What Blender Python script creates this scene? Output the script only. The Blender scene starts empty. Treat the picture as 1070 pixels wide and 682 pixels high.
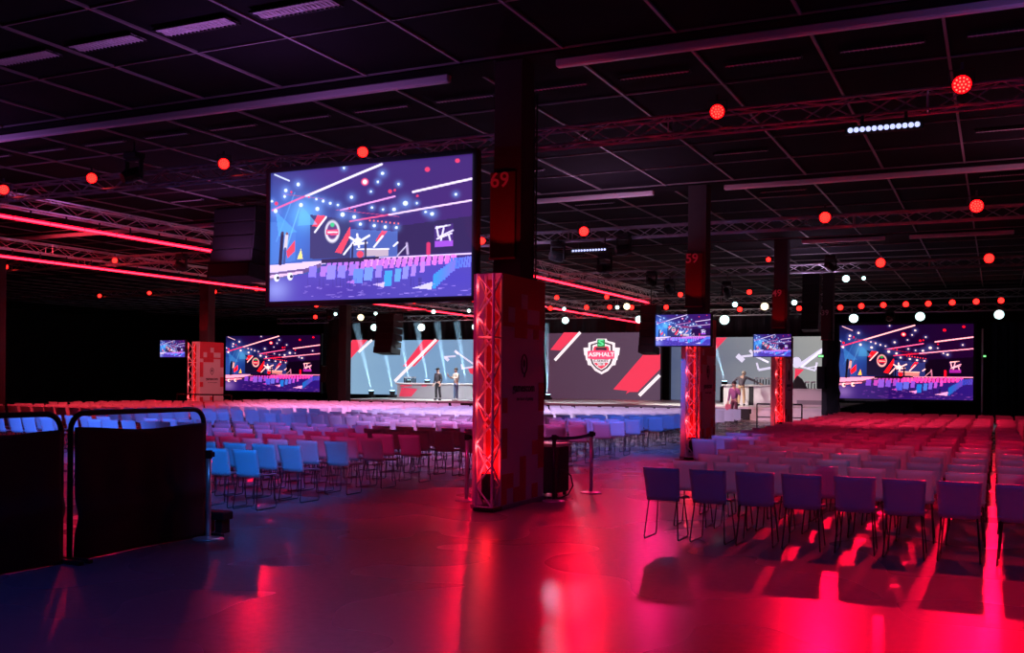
import bpy, math, random
import numpy as np
from mathutils import Vector, Matrix
random.seed(7)
C = bpy.context.scene
COL = C.collection
# ------------------------------------------------------------------ camera
F = 1066.0; CX, CY = 535.0, 395.3; EYE = 1.75
YAW = math.atan((1042-535)/F); RHO = math.atan(.0092)
FWD = Vector((-math.sin(YAW), math.cos(YAW), 0)); RGT = Vector((math.cos(YAW), math.sin(YAW), 0)); UP = Vector((0, 0, 1))
EYEP = Vector((0, 0, EYE))
def ray(px, py):
    dx, dy = px-CX, CY-py
    u = dx*math.cos(RHO)-dy*math.sin(RHO); v = dx*math.sin(RHO)+dy*math.cos(RHO)
    return FWD+RGT*(u/F)+UP*(v/F)
def PY(px, py, Y):
    r = ray(px, py); return EYEP+r*(Y/r.y)
def PX(px, py, X):
    r = ray(px, py); return EYEP+r*(X/r.x)
def PZ(px, py, z):
    r = ray(px, py); return EYEP+r*((z-EYE)/r.z)
def proj(p):
    q = Vector(p)-EYEP; d = q.dot(FWD)
    u = q.dot(RGT)/d*F; v = q.z/d*F
    return CX+u*math.cos(RHO)+v*math.sin(RHO), CY-(v*math.cos(RHO)-u*math.sin(RHO)), d
cam = bpy.data.objects.new('camera', bpy.data.cameras.new('camera')); COL.objects.link(cam)
xr = RGT*math.cos(RHO)+UP*math.sin(RHO); zr = -FWD; yr = zr.cross(xr)
m = Matrix((xr, yr, zr)).transposed().to_4x4(); m.translation = EYEP
cam.matrix_world = m
cam.data.sensor_width = 36; cam.data.lens = 36*F/1070; cam.data.shift_y = (CY-341)/1070
cam.data.clip_end = 300; cam.data.clip_start = .05
C.camera = cam
C.view_settings.view_transform = 'Standard'; C.view_settings.look = 'None'
C.view_settings.gamma = 1; C.view_settings.use_curve_mapping = False; C.view_settings.exposure = 0

# ------------------------------------------------------------------ materials
def lin(c):
    return tuple((x/255/12.92 if x/255 <= .04045 else ((x/255+.055)/1.055)**2.4) for x in c)
MATS = {}
def mat(name, color, rough=.5, metal=0, emit=None, strength=1, spec=.5, noise=0, scale=20, bump=0, sampling=None):
    if name in MATS: return MATS[name]
    M = bpy.data.materials.new(name); M.use_nodes = True
    nt = M.node_tree; b = nt.nodes['Principled BSDF']
    b.inputs['Base Color'].default_value = (*color, 1); b.inputs['Roughness'].default_value = rough
    b.inputs['Metallic'].default_value = metal; b.inputs['Specular IOR Level'].default_value = spec
    if emit:
        b.inputs['Emission Color'].default_value = (*emit, 1); b.inputs['Emission Strength'].default_value = strength
    if noise or bump:
        tc = nt.nodes.new('ShaderNodeTexCoord'); n = nt.nodes.new('ShaderNodeTexNoise')
        n.inputs['Scale'].default_value = scale; n.inputs['Detail'].default_value = 4
        nt.links.new(tc.outputs['Object'], n.inputs['Vector'])
        if noise:
            mx = nt.nodes.new('ShaderNodeMix'); mx.data_type = 'RGBA'
            mx.inputs[6].default_value = (*[c*(1-noise) for c in color], 1); mx.inputs[7].default_value = (*[min(1, c*(1+noise)) for c in color], 1)
            nt.links.new(n.outputs['Fac'], mx.inputs[0]); nt.links.new(mx.outputs[2], b.inputs['Base Color'])
        if bump:
            bp = nt.nodes.new('ShaderNodeBump'); bp.inputs['Strength'].default_value = bump; bp.inputs['Distance'].default_value = .01
            nt.links.new(n.outputs['Fac'], bp.inputs['Height']); nt.links.new(bp.outputs[0], b.inputs['Normal'])
    if sampling: M.cycles.emission_sampling = sampling
    MATS[name] = M; return M
black = mat('matt_black', (.012, .012, .014), .7)
blackmetal = mat('black_metal', (.02, .02, .022), .4, .3)
alu = mat('aluminium', (.62, .6, .63), .35, .85, noise=.1, scale=9)
chrome = mat('chrome', (.8, .8, .82), .28, .6)
plastic = mat('white_plastic', (.74, .73, .74), .38, noise=.04, scale=3)
wire = mat('dark_wire', (.12, .12, .13), .3, .9)
cladding = mat('white_cladding', (.75, .72, .73), .5, noise=.03)
redprint = mat('red_print', (.62, .04, .07), .5)
darkprint = mat('dark_print', (.05, .03, .06), .5)
tbar = mat('painted_grid', (.26, .24, .24), .5)
towm = mat('satin_truss', (.8, .78, .78), .35, .25)
panelm = mat('black_ceiling_panel', (.006, .005, .007), .95, spec=.12, noise=.4, scale=2)
whitemetal = mat('white_metal', (.72, .7, .72), .45)
fabric = mat('black_fabric', (.04, .02, .03), .75, noise=.5, scale=3, bump=.3)
concrete = mat('column_concrete', (.035, .03, .034), .7, noise=.3, scale=4)
drape = mat('black_drape', (.01, .01, .013), .9, noise=.4, scale=2)
platm = mat('stage_white', (.7, .68, .68), .4)
greym = mat('stage_grey', (.3, .3, .32), .5)
redE = mat('red_led', (.1, .01, .01), .4, emit=(1, .001, .003), strength=4)
redCore = mat('red_led_cells', (.1, .01, .01), .4, emit=(1, .1, .06), strength=3.2)
redBar = mat('red_led_bar', (.2, .01, .02), .4, emit=(1, .001, .02), strength=5)
pinkBar = mat('pink_led_tube', (.4, .1, .1), .4, emit=(1, .045, .09), strength=3.5)
whiteE = mat('white_spot_lens', (.5, .5, .5), .3, emit=(.6, .95, .9), strength=3)
warmE = mat('warm_spot_lens', (.5, .5, .5), .3, emit=(1, .8, .5), strength=2)
blueE = mat('blue_white_cells', (.5, .5, .5), .3, emit=(.5, .56, 1), strength=1.5)
greenE = mat('green_exit_light', (.1, .3, .1), .4, emit=(.2, 1, .25), strength=2)

# ------------------------------------------------------------------ mesh builder
class MB:
    def __init__(s): s.v = []; s.f = []; s.mi = []; s.k = 0
    def box(s, a, b, M=None):
        x0, y0, z0 = a; x1, y1, z1 = b; n = len(s.v)
        for p in ((x0,y0,z0),(x1,y0,z0),(x1,y1,z0),(x0,y1,z0),(x0,y0,z1),(x1,y0,z1),(x1,y1,z1),(x0,y1,z1)):
            s.v.append(tuple(M @ Vector(p)) if M else p)
        for f in ((0,3,2,1),(4,5,6,7),(0,1,5,4),(1,2,6,5),(2,3,7,6),(3,0,4,7)):
            s.f.append(tuple(n+i for i in f)); s.mi.append(s.k)
        return s
    def bbox(s, a, b, r=.01):
        # box with chamfered edges
        x0, y0, z0 = a; x1, y1, z1 = b
        prof = [(x0+r, y0), (x1-r, y0), (x1, y0+r), (x1, y1-r), (x1-r, y1), (x0+r, y1), (x0, y1-r), (x0, y0+r)]
        ins = [(min(max(x, x0+r), x1-r), min(max(y, y0+r), y1-r)) for x, y in prof]
        n = len(s.v)
        for ring, z in ((ins, z0), (prof, z0+r), (prof, z1-r), (ins, z1)):
            for x, y in ring: s.v.append((x, y, z))
        for k in range(3):
            for i in range(8):
                j = (i+1) % 8
                s.f.append((n+k*8+i, n+k*8+j, n+k*8+8+j, n+k*8+8+i)); s.mi.append(s.k)
        s.f.append(tuple(n+i for i in range(7, -1, -1))); s.mi.append(s.k)
        s.f.append(tuple(n+24+i for i in range(8))); s.mi.append(s.k)
        return s
    def tube(s, pts, r, n=6, caps=True):
        pts = [Vector(p) for p in pts]
        base = len(s.v); N = len(pts)
        prev = None
        for i, p in enumerate(pts):
            t = (pts[min(i+1, N-1)]-pts[max(i-1, 0)]).normalized()
            if prev is None: a = t.orthogonal().normalized()
            else: a = (prev-t*prev.dot(t)).normalized()
            prev = a; b = t.cross(a)
            rr = r[i] if isinstance(r, (list, tuple)) else r
            for k in range(n):
                th = 2*math.pi*k/n+math.pi/n
                s.v.append(tuple(p+a*rr*math.cos(th)+b*rr*math.sin(th)))
        for i in range(N-1):
            for k in range(n):
                j = (k+1) % n
                s.f.append((base+i*n+k, base+i*n+j, base+(i+1)*n+j, base+(i+1)*n+k)); s.mi.append(s.k)
        if caps:
            s.f.append(tuple(base+k for k in range(n-1, -1, -1))); s.mi.append(s.k)
            s.f.append(tuple(base+(N-1)*n+k for k in range(n))); s.mi.append(s.k)
        return s
    def prism(s, poly, axis, a, b, off=(0, 0, 0)):
        # poly of 2D points extruded along an axis from a to b;
        n = len(s.v); L = len(poly)
        for t in (a, b):
            for p in poly:
                q = {'x': (t, p[0], p[1]), 'y': (p[0], t, p[1]), 'z': (p[0], p[1], t)}[axis]
                s.v.append((q[0]+off[0], q[1]+off[1], q[2]+off[2]))
        s.f.append(tuple(n+i for i in range(L-1, -1, -1))); s.mi.append(s.k)
        s.f.append(tuple(n+L+i for i in range(L))); s.mi.append(s.k)
        for i in range(L):
            j = (i+1) % L
            s.f.append((n+i, n+j, n+L+j, n+L+i)); s.mi.append(s.k)
        return s
    def ball(s, c, r, n=8, sc=(1, 1, 1)):
        b = len(s.v); rows = n//2+1
        for i in range(rows+1):
            th = math.pi*i/rows
            for k in range(n):
                ph = 2*math.pi*k/n
                s.v.append((c[0]+r*sc[0]*math.sin(th)*math.cos(ph), c[1]+r*sc[1]*math.sin(th)*math.sin(ph), c[2]+r*sc[2]*math.cos(th)))
        for i in range(rows):
            for k in range(n):
                j = (k+1) % n
                s.f.append((b+i*n+k, b+(i+1)*n+k, b+(i+1)*n+j, b+i*n+j)); s.mi.append(s.k)
        return s
    def mesh(s, name, mats):
        me = bpy.data.meshes.new(name); me.from_pydata(s.v, [], s.f)
        if not isinstance(mats, (list, tuple)): mats = [mats]
        for M in mats: me.materials.append(M)
        if len(mats) > 1: me.polygons.foreach_set('material_index', s.mi)
        me.validate(); me.update(); return me
    def build(s, name, mats, parent=None, smooth=False):
        me = s.mesh(name, mats)
        if smooth: me.polygons.foreach_set('use_smooth', [True]*len(me.polygons))
        return link(name, me, parent)
def link(name, me, parent=None):
    o = bpy.data.objects.new(name, me); COL.objects.link(o)
    if parent: o.parent = parent
    return o
def tag(o, label=None, cat=None, group=None, kind=None):
    if label: o['label'] = label
    if cat: o['category'] = cat
    if group: o['group'] = group
    if kind: o['kind'] = kind
    return o
def empty(name, loc, label, cat, group=None, rz=0):
    o = bpy.data.objects.new(name, None); COL.objects.link(o); o.location = loc; o.rotation_euler = (0, 0, rz)
    o.empty_display_size = .2
    return tag(o, label, cat, group)
def struct(name, mb, M, parent=None):
    o = mb.build(name, M, parent)
    if not parent: o['kind'] = 'structure'
    return o
def copy_tree(root, kids):
    r = root.copy(); COL.objects.link(r)
    for c in kids:
        d = c.copy(); COL.objects.link(d); d.parent = r
    return r
ONES = ['first', 'second', 'third', 'fourth', 'fifth', 'sixth', 'seventh', 'eighth', 'ninth', 'tenth', 'eleventh', 'twelfth', 'thirteenth', 'fourteenth', 'fifteenth', 'sixteenth', 'seventeenth', 'eighteenth', 'nineteenth']
def ordw(n):
    if n < 20: return ONES[n-1]
    t = {2: 'twent', 3: 'thirt', 4: 'fort', 5: 'fift'}[n//10]
    return t+'ieth' if n % 10 == 0 else t+'y-'+ONES[n % 10-1]

# ------------------------------------------------------------------ setting
HC = 6.24
# floor
fm = bpy.data.materials.new('polished_concrete'); fm.use_nodes = True
nt = fm.node_tree; b = nt.nodes['Principled BSDF']; N = nt.nodes.new; L = nt.links.new
tc = N('ShaderNodeTexCoord')
n1 = N('ShaderNodeTexNoise'); n1.inputs['Scale'].default_value = .5; n1.inputs['Detail'].default_value = 1
n2 = N('ShaderNodeTexNoise'); n2.inputs['Scale'].default_value = 14; n2.inputs['Detail'].default_value = 5
L(tc.outputs['Object'], n1.inputs['Vector']); L(tc.outputs['Object'], n2.inputs['Vector'])
r1 = N('ShaderNodeMapRange'); r1.inputs[1].default_value = 0; r1.inputs[2].default_value = 1; r1.inputs[3].default_value = .24; r1.inputs[4].default_value = .31
L(n1.outputs['Fac'], r1.inputs[0]); L(r1.outputs[0], b.inputs['Roughness'])
mx = N('ShaderNodeMix'); mx.data_type = 'RGBA'; mx.inputs[6].default_value = (.2, .19, .19, 1); mx.inputs[7].default_value = (.3, .285, .28, 1)
L(n2.outputs['Fac'], mx.inputs[0]); L(mx.outputs[2], b.inputs['Base Color'])
bp = N('ShaderNodeBump'); bp.inputs['Strength'].default_value = .1; bp.inputs['Distance'].default_value = .004
wv = N('ShaderNodeTexNoise'); wv.inputs['Scale'].default_value = 9; wv.inputs['Detail'].default_value = 3
L(tc.outputs['Object'], wv.inputs['Vector']); L(wv.outputs['Fac'], bp.inputs['Height']); L(bp.outputs[0], b.inputs['Normal'])
b.inputs['Specular IOR Level'].default_value = .75
XL, XR, YB, YF = -62, 14, -5, 66
struct('floor', MB().box((XL, YB, -.2), (XR, YF, 0)), fm)
struct('wall_back', MB().box((XL, YF, 0), (XR, YF+.3, HC+1)), drape)
struct('wall_left', MB().box((XL-.3, YB, 0), (XL, YF, HC+1)), drape)
struct('wall_right', MB().box((XR, YB, 0), (XR+.3, YF, HC+1)), drape)
struct('wall_front', MB().box((XL, YB-.3, 0), (XR, YB, HC+1)), drape)
# ceiling with grid, one cell field, dropped soffits on the column lines
ceil = struct('ceiling', MB().box((XL, YB, HC+.03), (XR, YF, HC+.25)), panelm)
g = MB()
for i in range(-34, 9):
    X = -.64+1.58*i
    for k in range(-2, 6):
        y0 = 13.15+10*k+.33; y1 = y0+9.34
        y0 = max(y0, YB); y1 = min(y1, YF)
        if y1 > y0: g.box((X-.02, y0, HC), (X+.02, y1, HC+.03))
g.build('ceiling_grid_rail', tbar, ceil)
g = MB()
for k in range(-2, 6):
    for j in range(0, 6):
        y = 13.15+10*k+.33+1.868*j
        if YB < y < YF: g.box((XL, y-.011, HC+.004), (XR, y+.011, HC+.03))
g.build('ceiling_cross_rail', tbar, ceil)
g = MB()
for k in range(-1, 6):
    y = 13.15+10*k
    g.box((XL, y-.32, HC-.02), (XR, y+.32, HC+.03))
g.build('ceiling_soffit', panelm, ceil)
# linear light housings below the soffits (unlit)
def pipe(y, x0, x1, label):
    o = MB().bbox((x0, y-.06, HC-.14), (x1, y+.06, HC-.0205), .02).build('linear_light_housing', whitemetal)
    tag(o, label, 'ceiling light', 'unlit linear lights under the ceiling')
pipe(13.15, -19, PY(470, 78, 13.15).x, 'long unlit linear light under the ceiling left of the nearest column')
pipe(13.15, PY(582, 60, 13.15).x, 8, 'long unlit linear light under the ceiling right of the nearest column')
pipe(23.15, PY(0, 248, 23.15).x, PY(232, 231, 23.15).x, 'far left unlit linear light above the upper red light line')
pipe(23.15, PY(561, 207, 23.15).x, PY(683, 197, 23.15).x, 'unlit linear light under the ceiling between columns 69 and 59')
pipe(23.15, PY(757, 190, 23.15).x, 9, 'unlit linear light under the ceiling right of column 59')
pipe(33.15, PY(838, 248, 33.15).x, PY(925, 244, 33.15).x, 'short unlit linear light right of column 49')
pipe(33.15, PY(950, 243, 33.15).x, PY(1060, 238, 33.15).x, 'distant unlit linear light at the right under the ceiling')
# louvre lights in the cells
def louvre():
    a = MB(); L_, W_ = 1.2, .3
    a.box((-L_/2, -W_/2, -.03), (L_/2, -W_/2+.012, .0)).box((-L_/2, W_/2-.012, -.03), (L_/2, W_/2, .0))
    a.box((-L_/2, -W_/2, -.03), (-L_/2+.012, W_/2, .0)).box((L_/2-.012, -W_/2, -.03), (L_/2, W_/2, .0))
    bm_ = MB()
    for i in range(1, 18): bm_.box((-L_/2+i*L_/18-.003, -W_/2, -.025), (-L_/2+i*L_/18+.003, W_/2, -.01))
    c = MB()
    for k in (0, 1): c.prism([(-W_/2+k*W_/2, -.004), (-W_/2+(k+.5)*W_/2, -.022), (-W_/2+(k+1)*W_/2, -.004)], 'x', -L_/2, L_/2)
    return a.mesh('frame', black), bm_.mesh('louvre', whitemetal), c.mesh('reflector', whitemetal)
lm = louvre()
rowname = {10.07: 'nearest row above the camera', 14.42: 'row just beyond the nearest column', 20.0: 'row midway to column 59', 24.4: 'row just beyond column 59', 34.4: 'row just beyond column 49'}
for Y in (10.07, 14.42, 20.0, 24.4, 34.4):
    n = 0
    for i in range(-14, 5):
        X = -.64+1.58*(i+.5)
        px, py, d = proj((X, Y, HC))
        if not (-60 < px < 1130 and py > -15): continue
        if Y > 15 and (i % 3 != 0): continue
        if Y == 10.07 and i > -5: continue
        n += 1
        r = empty('louvre_light', (X, Y, HC-.0), 'unlit louvred ceiling light in the %s, %s from the left' % (rowname[Y], ordw(n)), 'ceiling light', 'unlit louvred ceiling lights')
        for k, nm in zip(lm, ('frame', 'louvre', 'reflector')): link(nm, k, r)
        if Y > 11: r.scale = (.9, .4, 1)

# ------------------------------------------------------------------ columns, signs, cladding, towers, screens
COLY = {69: 13.12, 59: 23.12, 49: 33.12, 39: 43.12}
for i, (num, y) in enumerate(COLY.items()):
    struct('trim_%d' % (i+1), MB().box((-6.45, y-.21, 0), (-6.03, y+.21, HC+.03)), concrete).name = 'column' if i == 0 else 'column.%03d' % i
for i, (x, y) in enumerate([(-29.9, 33.12), (-29.9, 23.12), (-29.9, 43.12)]):
    o = struct('column', MB().box((x-.25, y-.21, 0), (x+.21, y+.21, HC+.03)), concrete)
def textobj(name, s, size, M, parent, loc, rot, ext=.004, align='CENTER', bold=0, sx=1):
    cu = bpy.data.curves.new(name, 'FONT'); cu.body = s; cu.size = size; cu.extrude = ext; cu.align_x = align; cu.align_y = 'CENTER'
    cu.offset = bold; cu.resolution_u = 3
    t = bpy.data.objects.new(name, cu); COL.objects.link(t)
    dg = bpy.context.evaluated_depsgraph_get()
    me = bpy.data.meshes.new_from_object(t.evaluated_get(dg)); bpy.data.objects.remove(t)
    me.materials.clear(); me.materials.append(M)
    o = link(name, me, parent); o.location = loc; o.rotation_euler = rot; o.scale = (sx, 1, 1)
    return o
signm = mat('dark_red_sign', (.10, .02, .025), .35)
numm = mat('sign_number', (.78, .5, .55), .5)
for num, y in COLY.items():
    r = empty('column_sign', (-6.3, y-.23, 3.45), {69: 'dark number sign 69 on the nearest column, right of the video screen', 59: 'dark number sign 59 on the middle column above the small screen', 49: 'dark number sign 49 high on the third column', 39: 'dark number sign 39 on the farthest column, left of the right LED wall'}[num], 'sign')
    MB().bbox((-.19, -.02, 0), (.2, .0, 1.2), .006).box((-.19, 0, 0), (-.165, .3, 1.2)).build('sign_plate', signm, r)
    MB().bbox((-.2, -.035, -.03), (.21, 0, -.001), .006).build('ledge', redprint, r)
    textobj('sign_number', str(num), .3, numm, r, (-.04, -.026, 1.08), (math.pi/2, 0, 0), .002, bold=.004)
def clad(cx, cy, which, num):
    # cx = X of the +X face, cy = centre Y of the column
    r = empty('cladding_box', (cx, cy-.95, 0), 'tall printed box %s with pixel pattern and round pin emblem' % which, 'column cladding', 'printed boxes round the columns')
    MB().box((-.42, 0, .02), (0, .5, 3.15)).box((-.07, .5, .02), (0, 1.43, 3.15)).box((-.52, 1.38, .02), (-.07, 1.43, 3.15)).build('box_panel', cladding, r)
    MB().box((-.07, -.012, 0), (.012, 1.44, .05)).box((-.44, -.012, 0), (-.07, .5, .05)).build('plinth', greym, r)
    rnd = random.Random(num)
    a = MB(); a.box((.0, .0, 2.45), (.004, 1.43, 3.15))
    cw = 1.43/7
    for i in range(7):
        for k in range(14):
            z = .06+k*cw
            p = 0
            if z < .7: p = .55-.45*z/.7*.6
            elif 1.9 < z < 2.45: p = .1+.6*(z-1.9)/.55
            elif z >= 2.45: continue
            if (i in (0, 6) and rnd.random() < .3) or rnd.random() < p: a.box((.0, i*cw+.001, z), (.004, (i+1)*cw-.001, min(z+cw-.001, 2.449)))
    a.build('pixel_print', redprint, r)
    a = MB()
    for (i, k) in ((1, 12), (3, 13), (4, 12), (5, 12)):
        z = .06+k*cw
        a.box((.004, i*cw, z), (.007, (i+1)*cw, z+cw))
    a.build('pixel_square', cladding, r)
    # pin emblem: ring with pointed foot and inner dot
    a = MB(); pts = []
    for k in range(25):
        th = math.radians(-90+14.4*k)
        rr = .115
        y = rr*math.cos(th)*.8; z = rr*math.sin(th)*1.15 - (0.05 if abs(math.cos(th)) < .12 and math.sin(th) < 0 else 0)
        pts.append((.006, .72+y, 1.95+z))
    a.tube(pts, .011, 5, False)
    a.prism([(.72-.03, 1.93), (.72, 1.90), (.72+.03, 1.93), (.72+.03, 1.99), (.72, 2.02), (.72-.03, 1.99)], 'x', .003, .007)
    a.build('pin_emblem', darkprint, r)
    textobj('lettering', 'gamescom', .17, darkprint, r, (.006, .72, 1.62), (math.pi/2, 0, math.pi/2), .002, bold=.003)
    textobj('lettering', 'the heart of gaming', .07, darkprint, r, (.006, .76, 1.47), (math.pi/2, 0, math.pi/2), .001)
    return r
clad(-5.95, 13.12, 'on column 69', 3)
clad(-5.95, 23.12, 'on column 59', 5)
clad(-5.95, 33.12, 'on column 49', 8)
clad(-29.6, 33.3, 'brightly lit behind the left seating', 4)

def lacing(mb, a, bdir, length, u, v0, s, r, n, flip=0):
    pass
def truss(name, p, q, s, label, group=None, cat='truss', r=.024, rl=.011, step=None, M=None):
    """square box truss from p to q (any direction), four chords as parts, four laced faces"""
    p = Vector(p); q = Vector(q); t = (q-p); Ln = t.length; t.normalize()
    side = Vector((t.y, -t.x, 0)) if abs(t.z) < .9 else Vector((1, 0, 0))
    side.normalize(); upv = side.cross(t).normalized()
    root = empty(name, p, label, cat, group)
    M = M or alu
    cs = [side*s/2*a+upv*s/2*b_ for a, b_ in ((-1, -1), (1, -1), (1, 1), (-1, 1))]
    for c in cs: MB().tube([c, c+t*Ln], r, 6).build('chord', M, root)
    step = step or s*1.15
    nst = max(2, int(round(Ln/step))); st = Ln/nst
    for k in range(4):
        a, b_ = cs[k], cs[(k+1) % 4]
        mb = MB()
        for i in range(nst):
            x, y = (a, b_) if (i+k) % 2 == 0 else (b_, a)
            mb.tube([x+t*(i*st), y+t*((i+1)*st)], rl, 4, False)
            if i % 8 == 0: mb.tube([a+t*(i*st), b_+t*(i*st)], rl, 4, False)
        mb.build('lacing', M, root)
    return root
def tower(x0, y0, which):
    c = (x0+.125, y0+.12)
    r = truss('lighting_tower', (c[0], c[1], 0.06), (c[0], c[1], 3.12), .235, 'red glowing truss tower %s' % which, 'red lit truss towers at the columns', 'truss tower', r=.02, rl=.0135, step=.27, M=towm)
    MB().bbox((-.15, -.15, -.05), (.15, .15, -.0), .01).build('base_plate', blackmetal, r)
    lamp = MB(); lamp.tube([(0, 0, .1), (0, 0, .44)], .085, 12).build('lamp_housing', black, r)
    MB().tube([(0, 0, .44), (0, 0, .455)], .075, 12).build('lamp_lens', redE, r)
    l = bpy.data.lights.new('tower_red', 'POINT'); l.energy = TOWP*.2; l.color = (1, .01, .02); l.shadow_soft_size = .06
    o = bpy.data.objects.new('tower_red_light', l); COL.objects.link(o); o.location = (c[0], c[1], .62)
    MB().tube([(0, .1, .5), (0, .1, 3.0)], .012, 6).build('added_glow_strip', mat('added_glow_red', (.1, .01, .01), .4, emit=(1, .01, .015), strength=2), r)  # added glowing tube, stands in for the red-lit back chord
    MB().box((-.12, .128, .35), (.12, .138, 3.0)).build('added_backing_panel', mat('red_lit_backing', (.3, .012, .02), .6), r)  # added panel; red light on white cladding is put into its colour
    for zz in (.85, 1.4, 1.95, 2.5, 2.95):
        l2 = bpy.data.lights.new('tower_red', 'POINT'); l2.energy = 1.6; l2.color = (1, .05, .06); l2.shadow_soft_size = .03  # added lamps without fixtures, for bright spots on the lacing
        o = bpy.data.objects.new('tower_red_light', l2); COL.objects.link(o); o.location = (c[0]-.08, c[1]-.17, zz)
    l2 = bpy.data.lights.new('added_sign_light', 'SPOT'); l2.energy = 28; l2.color = (1, .01, .02); l2.shadow_soft_size = .03; l2.spot_size = math.radians(60)  # extra spot added at the tower top to brighten the number sign
    o = bpy.data.objects.new('added_sign_light', l2); COL.objects.link(o); o.location = (c[0]-.15, c[1]-.1, 3.25); o.rotation_euler = (math.radians(142), 0, 0)
    l = bpy.data.lights.new('tower_red_up', 'SPOT'); l.energy = TOWP*1.6; l.color = (1, .004, .01); l.shadow_soft_size = .05; l.spot_size = math.radians(30); l.spot_blend = .5
    o = bpy.data.objects.new('tower_uplight', l); COL.objects.link(o); o.location = (c[0], c[1]-.0, .55); o.rotation_euler = (math.radians(176), 0, 0)
TOWP = 34
tower(-6.18, 11.9, 'in front of column 69'); tower(-6.18, 21.9, 'in front of column 59'); tower(-6.18, 31.9, 'in front of column 49')
tower(-29.95, 32.05, 'at the far left box')

# ---- screen picture: drawn on a fine grid of quads as colours
W_, H_ = 300, 168
img = np.zeros((H_, W_, 3)); yy, xx = np.mgrid[0:H_, 0:W_]; U = (xx+.5)/W_; V = (yy+.5)/H_
# photo-crop coordinates of every grid point
GX = 92+831*U; TOP = 120-78*U; BOT = 648-15*U; GY = TOP+(BOT-TOP)*V
def s3(c): return np.array(lin(c))
def blend(mask, c, a=1.0):
    global img
    mk = (mask*a)[..., None]; img = img*(1-mk)+s3(c)*mk
def poly(pts, c, a=1.0):
    ins = np.zeros((H_, W_), bool); j = len(pts)-1
    for i in range(len(pts)):
        xi, yi = pts[i]; xj, yj = pts[j]
        if yi != yj:
            ins ^= ((yi > GY) != (yj > GY)) & (GX < (xj-xi)*(GY-yi)/(yj-yi)+xi)
        j = i
    blend(ins.astype(float), c, a)
def line(p, q, w, c, a=1.0):
    px, py = p; qx, qy = q; dx, dy = qx-px, qy-py
    t = np.clip(((GX-px)*dx+(GY-py)*dy)/(dx*dx+dy*dy), 0, 1)
    d = np.hypot(GX-px-t*dx, GY-py-t*dy); blend(np.clip((w/2+1.2-d)/2.4, 0, 1), c, a)
def dot(x, y, r, c, a=1.0, ry=None):
    ry = ry or r
    d = np.hypot((GX-x)/r, (GY-y)/ry); blend(np.clip((1.15-d)/.3, 0, 1), c, a)
def glow(x, y, r, c, a=1.0, ry=None):
    ry = ry or r
    blend(np.exp(-((GX-x)/r)**2-((GY-y)/ry)**2), c, a)
blend(np.ones((H_, W_)), (44, 22, 92)); glow(160, 380, 190, (50, 110, 200), .9, 200); glow(240, 290, 60, (90, 170, 235), .8, 60)
glow(900, 250, 260, (58, 14, 92), .7); glow(350, 130, 150, (60, 20, 105), .6, 60)
poly([(92, 320), (205, 325), (205, 480), (92, 495)], (70, 120, 200), .6)
poly([(270, 290), (440, 312), (440, 470), (270, 472)], (42, 44, 92)); poly([(440, 350), (635, 362), (635, 465), (440, 470)], (66, 88, 160))
poly([(635, 340), (923, 300), (923, 450), (635, 460)], (34, 12, 62))
for P_ in ([(300, 292), (337, 295), (303, 340), (278, 338)], [(440, 340), (440, 378), (405, 452), (378, 445)], [(572, 358), (594, 360), (562, 405), (545, 402)], [(203, 395), (203, 440), (170, 470), (165, 440)]): poly(P_, (235, 60, 80))
for a_, b_ in (((338, 300), (290, 362)), ((462, 395), (415, 455)), ((575, 380), (540, 425)), ((635, 408), (620, 422))): line(a_, b_, 7, (240, 235, 255))
dot(365, 360, 30, (240, 235, 250), 1, 44); dot(365, 358, 24, (90, 50, 110), 1, 36); poly([(338, 352), (392, 352), (390, 374), (340, 374)], (240, 70, 110)); dot(365, 332, 9, (50, 190, 120)); line((347, 363), (385, 363), 5, (255, 230, 240))
poly([(230, 430), (238, 472), (214, 472)], (240, 220, 120))
line((225, 250), (165, 430), 5, (110, 190, 240), .6); line((200, 200), (120, 400), 5, (90, 160, 230), .5); poly([(228, 250), (300, 330), (215, 335)], (90, 180, 240), .5); poly([(115, 275), (210, 360), (130, 380)], (80, 170, 240), .5)
poly([(92, 498), (320, 480), (923, 452), (923, 462), (560, 472), (340, 492), (250, 512), (92, 530)], (215, 190, 235)); poly([(92, 530), (250, 512), (320, 490), (320, 505), (250, 530), (92, 560)], (95, 70, 120)); poly([(92, 540), (240, 522), (240, 532), (92, 552)], (225, 180, 220))
poly([(92, 562), (250, 535), (923, 470), (923, 640), (92, 650)], (70, 58, 160)); glow(120, 600, 60, (150, 160, 230), .6, 45); glow(420, 610, 180, (60, 30, 140), .6, 40); glow(850, 560, 120, (60, 50, 170), .6, 60)
for (x, y) in ((123, 550), (183, 545)): dot(x, y, 12, (240, 240, 255), 1, 15); dot(x+5, y, 7, (30, 30, 60))
poly([(320, 476), (560, 466), (560, 485), (320, 492)], (30, 16, 50))
line((100, 272), (330, 180), 7, (230, 90, 150)); line((250, 214), (568, 82), 9, (235, 225, 250)); line((695, 198), (923, 145), 9, (240, 220, 250)); line((400, 272), (622, 216), 7, (225, 150, 215)); line((440, 318), (600, 292), 6, (235, 80, 130)); line((600, 292), (923, 235), 7, (240, 205, 245)); line((110, 125), (175, 150), 6, (200, 210, 240))
line((150, 205), (330, 225), 2, (180, 60, 110)); line((380, 270), (640, 300), 2, (190, 60, 110))
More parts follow.
